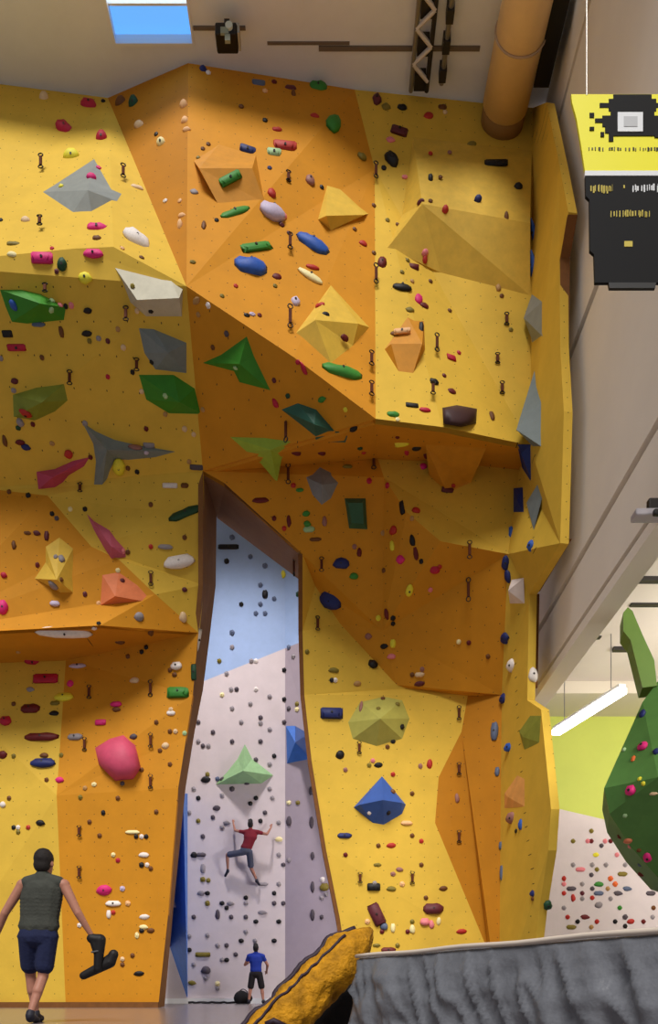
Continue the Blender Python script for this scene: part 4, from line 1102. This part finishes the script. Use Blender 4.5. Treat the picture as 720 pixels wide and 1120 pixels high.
# belayer
bl = P(280, 1087, 24.3); bl.z = 0
k = 24.3 / F
J = dict(head=(.0, -.0, 1.64), look=(0, 1, .5), neck=(0, 0, 1.49), chest=(0, 0, 1.27), pelvis=(0, 0, .93), shL=(-.2, 0, 1.41), shR=(.2, 0, 1.41), elL=(-.33, .08, 1.16), wrL=(-.22, .3, 1.25), elR=(.34, .06, 1.15), wrR=(.30, .26, .98),
         hipL=(-.1, 0, .88), knL=(-.16, .03, .48), anL=(-.2, -.02, .1), toeL=(-.24, .16, .045), hipR=(.1, 0, .88), knR=(.17, .05, .48), anR=(.22, -.02, .1), toeR=(.26, .16, .045), thL=(1, 0, .3), thR=(-1, .2, .3))
bel = person('person', 'person in a bright blue shirt standing at the foot of the pale wall', bl, J, mat('blue_cloth', (26, 52, 150), .85), mat('black_cloth', (28, 22, 28), .85), m_shoe, .014, .45, .45, 'bright blue shirt', 'black shorts')
# black gear at the foot of the pale wall
gl = P(266, 1087, 24.6); gl.z = 0
gbag = empty('gear_bag', 'black bag on the floor beside the person in the blue shirt', 'bag', gl)
def gp_(s, v):
    a = v * 2 * PI; e = max(.12, (4 * s * (1 - s)) ** .4)
    return Vector((-.28 + .56 * s, .17 * math.sin(a) * e, max(.002, .17 + .2 * math.cos(a) * e * (1 + .2 * math.sin(s * 5)))))
o = obj('body', pillow(gp_, 20, 16), mat('soft_black_cloth', (16, 13, 14)), gbag, smooth=True)
bm = bmesh.new(); tube(bm, [Vector((-.14 + .28 * t / 10, 0, .34 + .1 * math.sin(PI * t / 10))) for t in range(11)], .014, 8); obj('handle', bm, m_black, gbag)
bm = bmesh.new()
tube(bm, [Vector((P(206, 0, 25).x + i * .12, 25.0 + .05 * math.sin(i * 1.7), .035 + .012 * math.sin(i * 2.3))) for i in range(14)], .035, 8)
tag(obj('climbing_rope', bm, m_black), 'black rope lying along the foot of the pale wall', 'rope')

# ------------------------------------------------------------------ light
def area(name, loc, target, size, power, col=(1, .95, .88), sy=None):
    l = bpy.data.lights.new(name, 'AREA'); l.energy = power; l.color = col; l.size = size
    if sy: l.shape = 'RECTANGLE'; l.size_y = sy
    o = bpy.data.objects.new(name, l); C.objects.link(o); o.location = loc
    o.rotation_euler = (Vector(target) - Vector(loc)).to_track_quat('-Z', 'Y').to_euler()
    return o
sl = bpy.data.lights.new('roof_daylight', 'SUN')
sl.energy = 3.25; sl.angle = math.radians(24); sl.color = (1, .965, .91)
so = bpy.data.objects.new('roof_daylight', sl); C.objects.link(so)
so.location = (0, -6, 30)
so.rotation_euler = Vector((.09, .62, -.78)).to_track_quat('-Z', 'Y').to_euler()
cs = bpy.data.lights.new('hidden_cave_spot', 'SPOT'); cs.energy = 5900; cs.spot_size = math.radians(72); cs.spot_blend = 1; cs.shadow_soft_size = .6; cs.color = (1, .95, .96)  # unseen lamp behind the front wall, added to light the pale wall
co_ = bpy.data.objects.new('hidden_cave_spot', cs); C.objects.link(co_); co_.location = (-3.0, 19.4, 17.6)
co_.rotation_euler = (Vector((-2.9, 25.5, 2.5)) - Vector(co_.location)).to_track_quat('-Z', 'Y').to_euler()
area('hidden_cave_fill', (1.5, 21.2, 4.2), (-3.2, 25.5, 2.2), 1.2, 110, (1, .95, .96))  # unseen fill behind the pillar, added to lift the low pale wall
area('lower_hall_fill', (9.0, 15, 5.0), (6.5, 21, 5.5), 3, 400)  # unseen fill added to brighten the lower hall
area('lower_hall_fill', (8.6, 8.0, 7.2), (6.0, 14, 4.4), 2, 420)  # second unseen fill, added to brighten the green boulder
w = bpy.data.worlds.new('hall_air'); S.world = w
w.use_nodes = True
w.node_tree.nodes['Background'].inputs['Color'].default_value = (.97, .97, 1, 1)
w.node_tree.nodes['Background'].inputs['Strength'].default_value = .24
S.view_settings.view_transform = 'Standard'
S.view_settings.look = 'None'
S.view_settings.gamma = 1
S.view_settings.exposure = 0
S.view_settings.use_curve_mapping = False
